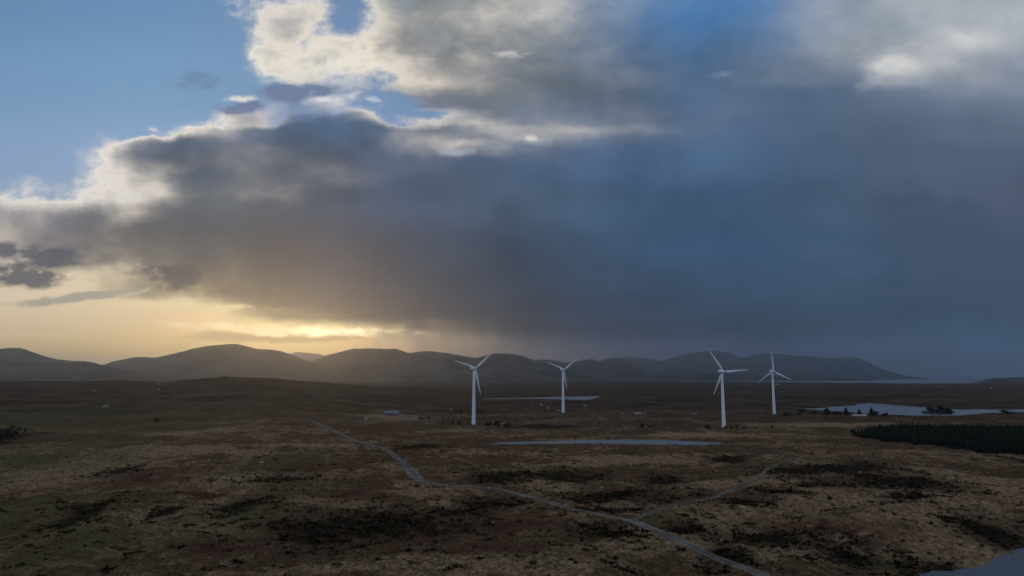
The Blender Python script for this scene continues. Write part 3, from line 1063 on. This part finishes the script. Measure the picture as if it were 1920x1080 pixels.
# ------------------------------------------------------------------ wind turbines
WHITE = simple("painted_steel", (0.78, 0.79, 0.80), 0.45, 0.4, 0.04, 0.4)
GREYP = simple("grey_steel", (0.30, 0.31, 0.32), 0.5, 0.4, 0.06, 0.8)
CONC = simple("concrete", (0.10, 0.095, 0.09), 0.95, 0.1, 0.2, 0.8)


def revolve(prof, n=32):
    """(radius, z) profile turned round z"""
    V, Fc = [], []
    for r_, z_ in prof:
        for k in range(n):
            t = 2 * math.pi * k / n
            V.append((r_ * math.cos(t), r_ * math.sin(t), z_))
    for i in range(len(prof) - 1):
        for k in range(n):
            k2 = (k + 1) % n
            Fc.append((i * n + k, i * n + k2, (i + 1) * n + k2, (i + 1) * n + k))
    Fc.append(tuple(reversed(range(n))))
    Fc.append(tuple((len(prof) - 1) * n + k for k in range(n)))
    return V, Fc


HUB = 50.0
ROT = 23.6
twr = [(1.72, -2.0), (1.72, 0.25), (1.70, 0.3)]
for k in range(1, 13):
    zz = 0.3 + (HUB - 1.6 - 0.3) * k / 12
    rr = 1.70 + (1.02 - 1.70) * k / 12
    twr.append((rr, zz))
TV, TF = revolve(twr)
PV, PF = revolve([(3.4, -2.5), (3.4, 0.12), (3.1, 0.28), (1.9, 0.34)], 32)
# nacelle: rounded box lofted along y (the rotor axis)
NV, NF = [], []
secs = [(-5.4, 0.72, 0.80, 0.10), (-5.25, 1.08, 1.12, 0.08), (-4.6, 1.30, 1.34, 0.04), (-2.0, 1.42, 1.46, 0.0), (0.8, 1.40, 1.42, 0.0),
        (1.9, 1.22, 1.22, 0.0), (2.3, 0.98, 0.98, 0.0)]
NS = 24
for y_, hw, hh_, zc in secs:
    for k in range(NS):
        t = 2 * math.pi * k / NS
        c_, s_ = math.cos(t), math.sin(t)
        e = 0.42
        NV.append((hw * math.copysign(abs(c_) ** e, c_), y_, zc + hh_ * math.copysign(abs(s_) ** e, s_)))
for i in range(len(secs) - 1):
    for k in range(NS):
        k2 = (k + 1) % NS
        NF.append((i * NS + k, (i + 1) * NS + k, (i + 1) * NS + k2, i * NS + k2))
NF.append(tuple(range(NS)))
NF.append(tuple(reversed([(len(secs) - 1) * NS + k for k in range(NS)])))
# spinner: turned round y
SV, SF = revolve([(1.0, 0.0), (1.22, 0.25), (1.28, 1.0), (1.15, 1.7), (0.80, 2.35), (0.35, 2.72), (0.05, 2.82)], 24)
SV = [(x, z, y) for x, y, z in SV]
SF = [tuple(reversed(f)) for f in SF]
# blade: grows along +x from the hub, chord lies in the rotor plane (z) with a little twist
BV, BF = [], []
st = [(0.0, 1.05, 1.05, 0, 0.0), (0.05, 1.05, 1.0, 0, 0.0), (0.10, 1.45, 0.80, 16, 0.15), (0.17, 2.02, 0.55, 15, 0.33), (0.24, 2.10, 0.44, 12, 0.36),
      (0.35, 1.84, 0.33, 9, 0.33), (0.5, 1.48, 0.24, 6, 0.27), (0.65, 1.16, 0.17, 4, 0.21), (0.8, 0.86, 0.12, 2, 0.15), (0.92, 0.58, 0.08, 1, 0.10),
      (0.98, 0.36, 0.05, 0, 0.05), (1.0, 0.12, 0.03, 0, 0.0)]
BS = 14
for f_, ch, th_, tw, sh in st:
    x_ = 0.8 + f_ * (ROT - 0.8)
    for k in range(BS):
        t = 2 * math.pi * k / BS
        cz = 0.5 * ch * math.cos(t) - sh * 1.0
        cy = 0.5 * th_ * math.sin(t)
        a = math.radians(tw)
        BV.append((x_, cy * math.cos(a) + cz * math.sin(a) + 0.9 * f_ * f_, cz * math.cos(a) - cy * math.sin(a)))
for i in range(len(st) - 1):
    for k in range(BS):
        k2 = (k + 1) % BS
        BF.append((i * BS + k, (i + 1) * BS + k, (i + 1) * BS + k2, i * BS + k2))
BF.append(tuple(range(BS)))
BF.append(tuple(reversed([(len(st) - 1) * BS + k for k in range(BS)])))


def flipfix(o):
    import bmesh
    bm = bmesh.new()
    bm.from_mesh(o.data)
    bmesh.ops.recalc_face_normals(bm, faces=bm.faces)
    bm.to_mesh(o.data)
    bm.free()


def make_turbine():
    t = empty("wind_turbine", (0, 0, 0))
    for nm, V_, F_, mt in (("tower", TV, TF, WHITE), ("foundation", PV, PF, CONC), ("nacelle", NV, NF, WHITE), ("hub", SV, SF, WHITE)):
        o = mesh_obj(nm, V_, F_, mt, t)
        flipfix(o)
        if nm in ("nacelle", "hub"):
            o.location = (0, 0, HUB) if nm == "nacelle" else (0, 2.32, HUB)
        if nm == "tower":
            dv = [(x, y, z) for x in (-0.42, 0.42) for y in (-1.80, -1.66) for z in (0.5, 2.6)]
            d_ = mesh_obj("door", dv, [(0, 1, 3, 2), (4, 6, 7, 5), (0, 4, 5, 1), (2, 3, 7, 6), (0, 2, 6, 4), (1, 5, 7, 3)], GREYP, o, smooth=False)
            d_.rotation_euler = (0, 0, 0.6)
        if nm == "nacelle":
            for cx_, cy_ in ((-0.5, -3.9), (0.5, -3.9)):
                mv = [(cx_ + dx_, cy_ + dy_, z_) for dx_ in (-0.05, 0.05) for dy_ in (-0.05, 0.05) for z_ in (1.25, 2.45)]
                mesh_obj("wind_vane", mv, [(0, 1, 3, 2), (4, 6, 7, 5), (0, 4, 5, 1), (2, 3, 7, 6), (0, 2, 6, 4), (1, 5, 7, 3)], GREYP, o, smooth=False)
    bl = mesh_obj("blade", BV, BF, WHITE, t)
    flipfix(bl)
    bl.location = (0, 3.35, HUB)
    return t


def copy_tree(o, parent=None):
    c = o.copy()
    C.objects.link(c)
    c.parent = parent
    for ch in KIDS.get(o.name, ()):
        copy_tree(ch, c)
    return c


TURB = [   # base px, base py, hub px, hub py, phase of the first blade, yaw off the line of sight, label
    (888, 796.5, 889.3, 690.5, -78, 26, "white wind turbine standing beside the dark scrub patch, one blade hanging right of its tower"),
    (1056, 774, 1056, 693, -82, 26, "small white wind turbine standing in front of the narrow middle lake"),
    (1357.5, 801.5, 1354.6, 696.5, 4, 23, "tall white wind turbine with one blade level to the right, beyond the near lake"),
    (1452, 776.5, 1448.6, 696, 94, 22, "white wind turbine with one blade pointing straight up, nearest the broad lake"),
]
proto = make_turbine()
parts = [o for o in C.objects if o.parent == proto]
KIDS = {}
for o in C.objects:
    if o.parent is not None:
        KIDS.setdefault(o.parent.name, []).append(o)
bl0 = next(o for o in parts if o.name.startswith("blade"))
for k in (1, 2):
    c = bl0.copy()
    C.objects.link(c)
    KIDS[proto.name].append(c)
turbs = [proto] + [copy_tree(proto) for _ in TURB[1:]]
for t, (bx, by, hx_, hy_, ph, yaw, lab) in zip(turbs, TURB):
    X, Y, Z = hit(bx, by)
    a = ray(hx_, hy_)
    zh = CAMZ + a[2] * Y / a[1]
    sc = (zh - Z) / HUB
    t.location = (X, Y, Z)
    t.scale = (sc, sc, sc)
    th = math.atan2(X, Y)
    t.rotation_euler = (0, 0, -(th + math.radians(yaw)))
    tag(t, lab, "wind turbine", "wind turbines on the moor")
    i = 0
    for ch in [o for o in C.objects if o.parent == t]:
        if ch.name.startswith("blade"):
            ch.rotation_euler = (0, -math.radians(ph + 120 * i), 0)
            i += 1
    print("turbine", round(X), round(Y), round(Z, 1), "scale", round(sc, 3))

# ------------------------------------------------------------------ trees and bushes
def leaf_material(name, c0, c1):
    m, g, b = material(name)
    pos = g.new('ShaderNodeNewGeometry').outputs['Position']
    n, _ = g.noise(pos, 0.7, 4.0, 0.65)
    g.put(b.inputs['Base Color'], g.mix(g.rng(n, 0.35, 0.65), c0, c1))
    b.inputs['Roughness'].default_value = 0.9
    return m


SPRUCE = leaf_material("spruce_needles", (0.006, 0.008, 0.004), (0.016, 0.020, 0.009))
SCRUB = leaf_material("scrub_leaves", (0.010, 0.011, 0.007), (0.028, 0.027, 0.015))
BARK = simple("bark", (0.035, 0.026, 0.020), 0.95, 0.1, 0.3, 3.0)


def conifer(r_, hgt, wid, layers=11, per=11):
    """ragged tiers of drooping boughs round a stem; returns triangles"""
    T_ = []
    for k in range(layers):
        f = (k + 0.5 * r_.rand()) / layers
        z = hgt * (0.06 + 0.92 * f)
        rad = wid * 0.5 * (1 - f) ** 0.85 * (0.75 + 0.5 * r_.rand()) + 0.04 * wid
        for j in range(per):
            t = 2 * math.pi * (j + r_.rand()) / per
            L_ = rad * (0.6 + 0.7 * r_.rand())
            dz = -0.10 * hgt * (0.5 + r_.rand()) * (1 - 0.5 * f)
            w_ = L_ * 0.38
            c_, s_ = math.cos(t), math.sin(t)
            up = hgt * 0.05
            T_.append(((0.1 * L_ * c_, 0.1 * L_ * s_, z + up), (L_ * c_ - w_ * s_, L_ * s_ + w_ * c_, z + dz * 0.7), (L_ * 1.1 * c_, L_ * 1.1 * s_, z + dz)))
            T_.append(((0.1 * L_ * c_, 0.1 * L_ * s_, z + up), (L_ * 1.1 * c_, L_ * 1.1 * s_, z + dz), (L_ * c_ + w_ * s_, L_ * s_ - w_ * c_, z + dz * 0.7)))
    T_.append(((-0.03 * wid, 0, hgt * 0.9), (0.03 * wid, 0.02 * wid, hgt * 0.9), (0, 0, hgt * 1.05)))
    return np.array(T_).reshape(-1, 3)


def bushy(r_, hgt, wid, n=260, low=0.0):
    """uneven rounded crown of leaf clumps; returns triangles"""
    cl = []
    for k in range(7):
        cl.append((r_.uniform(-0.30, 0.30) * wid, r_.uniform(-0.30, 0.30) * wid, hgt * r_.uniform(0.30 + low, 0.78), r_.uniform(0.16, 0.26)))
    V_ = []
    for k in range(n):
        cx_, cy_, cz_, q = cl[r_.randint(len(cl))]
        d = r_.randn(3)
        d /= np.linalg.norm(d)
        rr = r_.rand() ** 0.4
        p = np.array([cx_ + d[0] * q * wid * rr, cy_ + d[1] * q * wid * rr, max(0.02 * hgt, cz_ + d[2] * q * 1.25 * hgt * rr)])
        s_ = 0.075 * (wid + hgt) * 0.5 * (0.6 + 0.8 * r_.rand())
        for q_ in range(3):
            V_.append(p + r_.randn(3) * s_)
    V_ = np.array(V_)
    V_[:, 2] = np.maximum(V_[:, 2], 0.0)
    return V_


def trunk_mesh(parent, h_, r0, r1, lean=0.05):
    V_, F_ = [], []
    for i in range(5):
        f = i / 4
        r_ = r0 + (r1 - r0) * f
        for k in range(7):
            t = 2 * math.pi * k / 7
            V_.append((r_ * math.cos(t) + lean * h_ * f * f, r_ * math.sin(t), -0.5 + (h_ + 0.5) * f))
    for i in range(4):
        for k in range(7):
            F_.append((i * 7 + k, i * 7 + (k + 1) % 7, (i + 1) * 7 + (k + 1) % 7, (i + 1) * 7 + k))
    # a few limbs
    for j in range(4):
        z_ = h_ * (0.35 + 0.13 * j)
        t = 2.4 * j
        k0 = len(V_)
        L_ = h_ * 0.28
        V_ += [(0.5 * r1 * math.cos(t + 1.57), 0.5 * r1 * math.sin(t + 1.57), z_), (-0.5 * r1 * math.cos(t + 1.57), -0.5 * r1 * math.sin(t + 1.57), z_),
               (0, 0, z_ + r1), (L_ * math.cos(t), L_ * math.sin(t), z_ + L_ * 0.5)]
        F_ += [(k0, k0 + 1, k0 + 3), (k0 + 1, k0 + 2, k0 + 3), (k0 + 2, k0, k0 + 3)]
    return mesh_obj("trunk", V_, F_, BARK, parent)


TRE = np.random.RandomState(77)


def tree(kind, px, base, top, wpx, label, group=None, z=None):
    X, Y, Z = hit(px, base)
    if z is not None:
        X, Y = on_plane(px, base, z)
        Z = max(z, h1(X, Y))
    s_ = math.hypot(X, Y) / F * 1.02
    H_, W_ = (base - top) * s_, wpx * s_
    name, cat = {'conifer': ("conifer_tree", "tree"), 'tree': ("tree", "tree"), 'bush': ("bush", "bush")}[kind]
    e = empty(name, (X, Y, Z - 0.1), TRE.rand() * 6.28)
    tag(e, label, cat, group)
    if kind == 'conifer':
        T_ = conifer(TRE, H_, W_, 12, 11)
        trunk_mesh(e, H_ * 0.9, 0.035 * H_, 0.008 * H_, 0.0)
    elif kind == 'tree':
        T_ = bushy(TRE, H_, W_, 420, 0.08)
        trunk_mesh(e, H_ * 0.7, 0.04 * H_, 0.015 * H_, 0.05)
    else:
        T_ = bushy(TRE, H_, W_, 260)
        trunk_mesh(e, H_ * 0.4, 0.03 * H_, 0.012 * H_, 0.1)
    mesh_obj("crown", T_, np.arange(len(T_), dtype=np.int32).reshape(-1, 3), SPRUCE if kind == 'conifer' else SCRUB, e, smooth=False)
    return e


GL = "trees on the near shore of the broad lake"
tree('conifer', 1550.5, 777, 764.5, 13, "dark spreading conifer on the shore at the narrow left arm of the broad lake", GL)
tree('conifer', 1586.5, 777, 764.5, 12, "dark pointed conifer on the lake shore left of the long pale shed roof", GL)
tree('conifer', 1611.5, 778, 768, 10, "low dark conifer on the lake shore just behind the long pale shed roof", GL)
tree('conifer', 1634.5, 777.5, 765, 11, "dark conifer with an uneven top on the lake shore right of the pale shed roof", GL)
tree('bush', 1643.5, 778.5, 771.5, 9, "small round bush touching the right side of a conifer on the lake shore")
tree('bush', 1661, 780, 775.5, 13, "low flat bush alone at the water's edge between the shore conifers and the islet")
for px, bs, tp, w_, lb in [
    (1503, 774.5, 768.5, 18, "wide low bush at the tip of the broad lake's left arm"),
    (1528, 776, 771, 16, "low bush left of the spreading conifer on the lake shore"),
    (1567, 777, 771, 11, "grey-green bush between two shore conifers, nearer the spreading one"),
    (1575, 777, 770.5, 8, "thin bush between two shore conifers, nearer the pointed one"),
    (1598, 778.5, 773, 9, "low bush in the gap above the left end of the pale shed roof"),
]:
    tree('bush', px, bs, tp, w_, lb, "bushes on the near shore of the broad lake")
GI = "trees on the islet in the broad lake"
tree('tree', 1745.5, 776, 764.8, 12, "round dark tree alone at the left side of the islet", GI)
tree('tree', 1763, 777, 764, 17, "widest dark tree in the middle of the islet", GI)
tree('tree', 1777, 777, 765, 12, "tall dark tree at the right side of the islet", GI)
tree('bush', 1784.5, 778, 771.5, 8, "small dark bush at the right tip of the islet")
tree('bush', 1734, 775.5, 771.8, 12, "flat dark bush at the left tip of the islet")
tree('bush', 1888, 775.5, 770.5, 18, "broad dark bush on the far right of the lake shore")
GC = "young conifers around the turbine bases"
for px, bs, tp, w_, lb in [
    (1203.5, 800, 792, 8, "young conifer beyond the near lake, tallest of a loose row of three"),
    (1218, 801, 795.5, 7, "young conifer in the middle of the loose row of three beyond the near lake"),
    (1226, 800.5, 794.5, 6, "young conifer at the right end of the loose row of three beyond the near lake"),
    (1361.5, 803, 797, 6, "young conifer hard against the right side of the tall turbine's foot"),
    (1371.5, 803.5, 797, 5, "young conifer second to the right of the tall turbine's foot"),
    (1381.5, 802.5, 796.5, 5, "young conifer third to the right of the tall turbine's foot"),
    (1394, 804, 799, 6, "young conifer last in the row right of the tall turbine's foot"),
    (1448, 803, 796.5, 5, "lone young conifer on the moor between the tall turbine and the plantation"),
    (830, 796, 788.5, 5, "young conifer furthest left of the turbine beside the dark scrub"),
    (848.7, 795, 787.5, 5, "young conifer second in the row left of the turbine beside the dark scrub"),
    (861.2, 795.5, 787.5, 6, "young conifer nearest the left of the turbine beside the dark scrub"),
    (964.8, 798, 791.5, 5, "lone young conifer right of the dark scrub patch"),
    (855.2, 774.5, 766, 5, "slim young conifer in the upper pair left of the turbine's tower"),
    (864.3, 773.5, 766.5, 6, "stout young conifer in the upper pair left of the turbine's tower"),
    (896.7, 774.5, 766.5, 4, "young conifer just right of the turbine's tower below the middle lake"),
    (904.2, 774.5, 767.5, 5, "second young conifer right of the turbine's tower below the middle lake"),
]:
    tree('conifer', px, bs, tp, w_, lb, GC)
for px, bs, tp, w_, lb in [
    (1328, 804, 796.5, 14, "dark bush left of the tall turbine's foot"),
    (882.5, 799, 795, 6, "tiny bush against the left of the turbine's foot beside the dark scrub"),
    (918, 800, 791, 20, "dark scrub bush at the left end of the scrub patch right of the turbine"),
    (935, 799, 789.5, 22, "highest dark scrub bush in the scrub patch right of the turbine"),
    (951, 800.5, 793, 18, "dark scrub bush at the right end of the scrub patch right of the turbine"),
    (790, 787, 781.5, 10, "dark bush beside the pale yard of the grey-roofed barn"),
    (803, 786, 780.5, 7, "smaller dark bush right of the barn's pale yard"),
    (8, 831, 808, 44, "large dark bush at the left edge of the moor"),
    (293, 792, 784.5, 11, "lone reddish dark bush on the left slope"),
    (1475, 779, 774, 14, "dark bush just right of the foot of the upright-bladed turbine"),
    (1497, 779, 775, 10, "second dark bush right of the foot of the upright-bladed turbine"),
    (1600, 815, 806, 10, "small bush against the left tip of the plantation"),
]:
    tree('bush', px, bs, tp, w_, lb)

# the spruce plantation on the right: one dark mass, no tree of it stands out
PLT = [hitp(x, y) for x, y in [(1600, 820), (1650, 826), (1700, 832), (1800, 843), (1860, 850), (2000, 856), (2200, 860), (2260, 818), (1900, 812), (1740, 809), (1655, 809)]]
rp = np.random.RandomState(9)
px_ = np.array(PLT)
x0, y0, x1, y1 = px_[:, 0].min(), px_[:, 1].min(), px_[:, 0].max(), px_[:, 1].max()
gx, gy = np.meshgrid(np.arange(x0, x1, 2.7), np.arange(y0, y1, 2.7))
gx = (gx + rp.uniform(-0.9, 0.9, gx.shape)).ravel()
gy = (gy + rp.uniform(-0.9, 0.9, gy.shape)).ravel()
k = seg_dist(gx, gy, PLT, True) < 3.0 * fbm(gx / 12, gy / 12, 2, 300)
gx, gy = gx[k], gy[k]
gz = ground_h(gx, gy)
temps = [conifer(rp, 1.0, 0.42, 9, 6) for _ in range(6)]
blk = []
for i in range(6):
    s_ = slice(i, None, 6)
    n_ = len(gx[s_])
    hh = 7.2 * (1 + 0.22 * fbm(gx[s_] / 25, gy[s_] / 25, 2, 310)) * rp.uniform(0.80, 1.15, n_)
    an = rp.rand(n_) * 6.28
    t_ = temps[i]
    ca, sa = np.cos(an)[:, None], np.sin(an)[:, None]
    wx = hh * rp.uniform(0.9, 1.3, n_)
    Xv = (t_[None, :, 0] * ca - t_[None, :, 1] * sa) * wx[:, None] + gx[s_][:, None]
    Yv = (t_[None, :, 0] * sa + t_[None, :, 1] * ca) * wx[:, None] + gy[s_][:, None]
    Zv = t_[None, :, 2] * hh[:, None] + gz[s_][:, None] - 0.2
    blk.append(np.stack([Xv, Yv, Zv], -1).reshape(-1, 3))
PVx = np.concatenate(blk)
print("plantation trees", len(gx), "tris", len(PVx) // 3)
wood = mesh_obj("conifer_wood", PVx, np.arange(len(PVx), dtype=np.int32).reshape(-1, 3), SPRUCE, smooth=False)
wood['kind'] = 'stuff'

# ------------------------------------------------------------------ buildings
WASH = simple("white_render", (0.36, 0.36, 0.35), 0.9, 0.2, 0.10, 0.6)
SLATE = simple("slate_roof", (0.055, 0.058, 0.065), 0.8, 0.3, 0.2, 1.0)
TIN = simple("galvanised_sheet", (0.13, 0.13, 0.135), 0.55, 0.4, 0.12, 0.5)
STONE = simple("stone_wall", (0.16, 0.145, 0.13), 0.95, 0.1, 0.3, 1.2)
GLASS = simple("dark_glass", (0.02, 0.022, 0.026), 0.2, 0.5, 0.0)


def box_v(x0, x1, y0, y1, z0, z1):
    return [(x, y, z) for x in (x0, x1) for y in (y0, y1) for z in (z0, z1)]


BOXF = [(0, 1, 3, 2), (4, 6, 7, 5), (0, 4, 5, 1), (2, 3, 7, 6), (0, 2, 6, 4), (1, 5, 7, 3)]


def building(name, px, py, Lm, Wm, eave, ridge, rot, wallm, roofm, label, cat, group=None, chimney=False, openings=True):
    X, Y, Z = hit(px, py)
    e = empty(name, (X, Y, Z), rot)
    tag(e, label, cat, group)
    a, c = Lm / 2, Wm / 2
    V_ = [(-a, -c, -1.5), (a, -c, -1.5), (a, c, -1.5), (-a, c, -1.5), (-a, -c, eave), (a, -c, eave), (a, c, eave), (-a, c, eave), (-a, 0, ridge - 0.08), (a, 0, ridge - 0.08)]
    F_ = [(0, 1, 5, 4), (2, 3, 7, 6), (1, 2, 6, 9, 5), (3, 0, 4, 8, 7)]
    mesh_obj("wall", V_, F_, wallm, e, smooth=False)
    o_, t_ = 0.25, 0.14
    sl = (ridge - eave) / c
    ez = eave - sl * o_
    P_ = []
    for x in (-a - o_, a + o_):
        P_ += [(x, -c - o_, ez), (x, 0, ridge), (x, c + o_, ez), (x, c + o_, ez + t_), (x, 0, ridge + t_), (x, -c - o_, ez + t_)]
    rf = mesh_obj("roof", P_, [(0, 1, 7, 6), (1, 2, 8, 7), (2, 3, 9, 8), (3, 4, 10, 9), (4, 5, 11, 10), (5, 0, 6, 11), (5, 4, 1, 0), (4, 3, 2, 1), (6, 7, 10, 11), (7, 8, 9, 10)],
                  roofm, e, smooth=False)
    flipfix(rf)
    if chimney:
        mesh_obj("chimney", box_v(-a + 0.2, -a + 1.0, -0.4, 0.4, ridge - 0.5, ridge + 1.0), BOXF, wallm, rf, smooth=False)
    if openings:
        mesh_obj("door", box_v(-0.5, 0.5, -c - 0.03, -c + 0.05, 0.0, min(2.0, eave - 0.2)), BOXF, GLASS, e, smooth=False)
        for s_ in (-0.6, 0.6):
            mesh_obj("window", box_v(s_ * a - 0.5, s_ * a + 0.5, -c - 0.03, -c + 0.05, 0.35 * eave, 0.75 * eave), BOXF, GLASS, e, smooth=False)
    return e


building("barn", 734, 778.5, 14.5, 8.0, 2.4, 4.6, 0.22, STONE, TIN, "low barn with a grey sheet roof standing alone on the brown moor", "barn")
building("shed", 686.8, 786.5, 3.2, 2.2, 1.3, 1.8, 0.1, WASH, TIN, "tiny white shed on the moor left of the grey-roofed barn", "shed", openings=False)
building("cabin", 1195.4, 776, 8.0, 3.0, 1.5, 2.0, 0.05, WASH, TIN, "long low white cabin on the moor between two turbines", "cabin", openings=False)
building("cabin", 1168.6, 776, 2.6, 2.0, 0.9, 1.25, 0.0, WASH, TIN, "tiny white cabin left of the long white cabin", "cabin", openings=False)
building("cabin", 1207.8, 776, 2.8, 2.0, 0.8, 1.2, 0.0, WASH, TIN, "tiny white cabin right of the long white cabin", "cabin", openings=False)
building("cabin", 1301.5, 776.5, 6.4, 2.4, 0.7, 1.15, 0.0, TIN, TIN, "low grey cabin behind the tall turbine, left of its tower", "cabin", openings=False)
building("shed", 1610.5, 781, 15.0, 5.0, 1.0, 2.1, -0.04, STONE, WASH, "long shed with a pale roof on the near shore of the broad lake", "shed", openings=False)
GH = "white houses far across the moor"
for px, py, L_, chim, lb in [
    (1423.5, 720, 18, True, "white house below the hills just left of the upright-bladed turbine"),
    (1408.5, 720, 9, False, "small white house left of a larger one, far behind the level blade"),
    (1458, 721.5, 20, True, "long white house far behind the upright-bladed turbine's tower, right of it"),
    (1381, 720.5, 8, False, "small white house far right of the tall turbine's tower"),
    (1507, 723.5, 10, True, "left house of a far white pair above the broad lake's left arm"),
    (1516.5, 724, 10, True, "right house of a far white pair above the broad lake's left arm"),
    (1766, 726, 20, True, "long white house on the far shore under the grey sea"),
    (1719, 726, 10, False, "small white house left of the long one under the grey sea"),
    (1690, 726, 9, False, "white house furthest left under the grey sea"),
    (1858, 727.5, 9, False, "small white house below the dark headland on the right"),
    (177, 733.5, 10, True, "white house on the left slope under the pale hill gap"),
    (296, 731, 7, False, "small white house on the left slope, right of another"),
    (298, 720.5, 9, False, "white house high on the left slope close to the dark rise"),
    (1041, 714.5, 16, True, "white house by the inlet, left of the small turbine's hub"),
    (1118, 716, 12, True, "white house by the inlet, right of the small turbine"),
    (198, 762, 6, False, "pale house lowest on the left slope"),
]:
    hx0, hy0_, _z = hit(px, py)
    L_ = max(4.5, min(L_, 7.0 * hy0_ / F * L_ / 16.0))
    q_ = min(1.0, L_ / 9.0)
    building("house", px, py, L_, 6.0 * q_, 2.6 * q_, 4.6 * q_, TRE.uniform(-0.3, 0.3), WASH, SLATE, lb, "house", GH, chim, openings=False)

# ------------------------------------------------------------------ boulders
PALEROCK = simple("pale_rock", (0.34, 0.32, 0.29), 0.95, 0.15, 0.3, 1.5)
GREYROCK = simple("grey_rock", (0.16, 0.15, 0.14), 0.95, 0.15, 0.3, 1.5)


def boulder(px, py, wpx, mat, label, group=None):
    import bmesh
    X, Y, Z = hit(px, py)
    s_ = wpx * math.hypot(X, Y) / F * 0.5
    bm = bmesh.new()
    bmesh.ops.create_icosphere(bm, subdivisions=3, radius=1.0)
    o3 = TRE.rand() * 50
    for v_ in bm.verts:
        p = v_.co
        k_ = 1 + 0.35 * float(perlin(np.array([p.x * 1.3 + o3]), np.array([p.y * 1.3 + p.z * 1.7 + o3]), 3)[0])
        q = 0.10 * round(3 * (p.x + p.y * 0.6 + p.z * 0.8)) / 3
        v_.co = Vector((p.x * k_ * 1.1, p.y * k_ * 0.9, max(-0.3, p.z * k_ * 0.65))) * (1 - q)
    me = bpy.data.meshes.new("boulder")
    bm.to_mesh(me)
    bm.free()
    me.materials.append(mat)
    o = bpy.data.objects.new("boulder", me)
    C.objects.link(o)
    o.location = (X, Y, Z)
    o.scale = (s_, s_, s_)
    o.rotation_euler = (0, 0, TRE.rand() * 6.28)
    return tag(o, label, "boulder", group)


for px, py, w_, m_, lb in [
    (924, 980, 5.0, PALEROCK, "pale round boulder alone on the dark brown bog left of the track's long straight"),
    (774, 980.5, 4.0, PALEROCK, "pale boulder on the black heather hollow in the middle foreground"),
    (1110.5, 953, 4, PALEROCK, "small pale boulder just above the track in the dark heather"),
    (1128.5, 914, 4.5, PALEROCK, "pale boulder on top of the dark heather knoll above the track"),
    (850.5, 853.5, 4, PALEROCK, "pale boulder right of the track's upper bend"),
    (963.5, 871.5, 4, PALEROCK, "pale boulder on the brown moor below the near lake's left end"),
    (1040, 847.5, 3.5, PALEROCK, "pale boulder just below the near lake"),
    (1783.5, 883.5, 5, PALEROCK, "pale boulder on the right-hand moor below the plantation"),
    (1612, 885.5, 6, GREYROCK, "grey boulder at the edge of the round black heather patch"),
    (491, 867, 6, PALEROCK, "broad pale boulder on the left knoll below its brow"),
    (391.5, 863, 4, PALEROCK, "small pale boulder on the left knoll, left of the broad one"),
    (425, 965, 6, GREYROCK, "grey boulder beside the black heather in the left foreground"),
    (586, 836, 3.5, PALEROCK, "tiny pale boulder on the brow of the left knoll"),
    (1182, 975, 4, PALEROCK, "pale boulder at the fork of the two tracks"),
    (1181, 990, 4, PALEROCK, "pale boulder just below the fork of the two tracks"),
    (1044.3, 769, 4, PALEROCK, "white boulder left of the small turbine's foot"),
    (1049.6, 770.5, 4, PALEROCK, "white boulder nearest the small turbine's foot on its left"),
    (996, 759.5, 3.5, PALEROCK, "white boulder on the rocky brow below the middle lake, left one"),
    (1015, 759.5, 5, PALEROCK, "large white boulder on the rocky brow below the middle lake"),
    (1028, 765, 3.5, PALEROCK, "white boulder on the rocky brow, right of the large one"),
    (846, 767.5, 3.5, PALEROCK, "white boulder left of the upper pair of young conifers"),
    (873.5, 775, 3.5, PALEROCK, "white boulder right of the upper pair of young conifers"),
    (1092.5, 759, 3, PALEROCK, "white boulder right of the small turbine's tower, nearest the lake"),
    (1098, 760.5, 4, PALEROCK, "larger white boulder right of the small turbine's tower, near the lake"),
]:
    boulder(px, py, w_, m_, lb)
for px, py in [(980, 893), (990, 896.5), (1003, 894), (1012, 897), (1026, 895), (1040, 897.5), (1052, 896), (1066, 898)]:
    boulder(px, py, 3.6, GREYROCK, "small grey stone in the black peat bank above the track", "stones in the black peat bank")

# ------------------------------------------------------------------ fence below the near lake
fe = empty("fence", (0, 0, 0))
WOODP = simple("weathered_wood", (0.14, 0.12, 0.10), 0.95, 0.1, 0.2, 4.0)
WIREM = simple("fence_wire", (0.10, 0.10, 0.10), 0.6, 0.4, 0.0)
tag(fe, "line of short weathered fence posts with thin wire, right of the near lake", "fence")
fp = []
for k in range(34):
    f = k / 33
    fp.append(hit(1362 + 130 * f, 843.5 + 6.5 * f + 1.2 * math.sin(6 * f)))
fe.location = fp[0]
for X, Y, Z in fp:
    r_ = 0.09
    V_ = box_v(-r_, r_, -r_, r_, -0.4, 1.15)
    o = mesh_obj("post", V_, BOXF, WOODP, fe, smooth=False)
    o.location = (X - fp[0][0], Y - fp[0][1], Z - fp[0][2])
    o.rotation_euler = (TRE.uniform(-.06, .06), TRE.uniform(-.06, .06), TRE.rand())
wv, wf = [], []
for a, c in zip(fp[:-1], fp[1:]):
    for hh in (0.45, 0.75, 1.02):
        k0 = len(wv)
        for q in (a, c):
            for dz in (-0.012, 0.012):
                wv.append((q[0] - fp[0][0], q[1] - fp[0][1] + 0.1, q[2] - fp[0][2] + hh + dz))
        wf.append((k0, k0 + 2, k0 + 3, k0 + 1))
mesh_obj("wire", wv, wf, WIREM, fe, smooth=False)
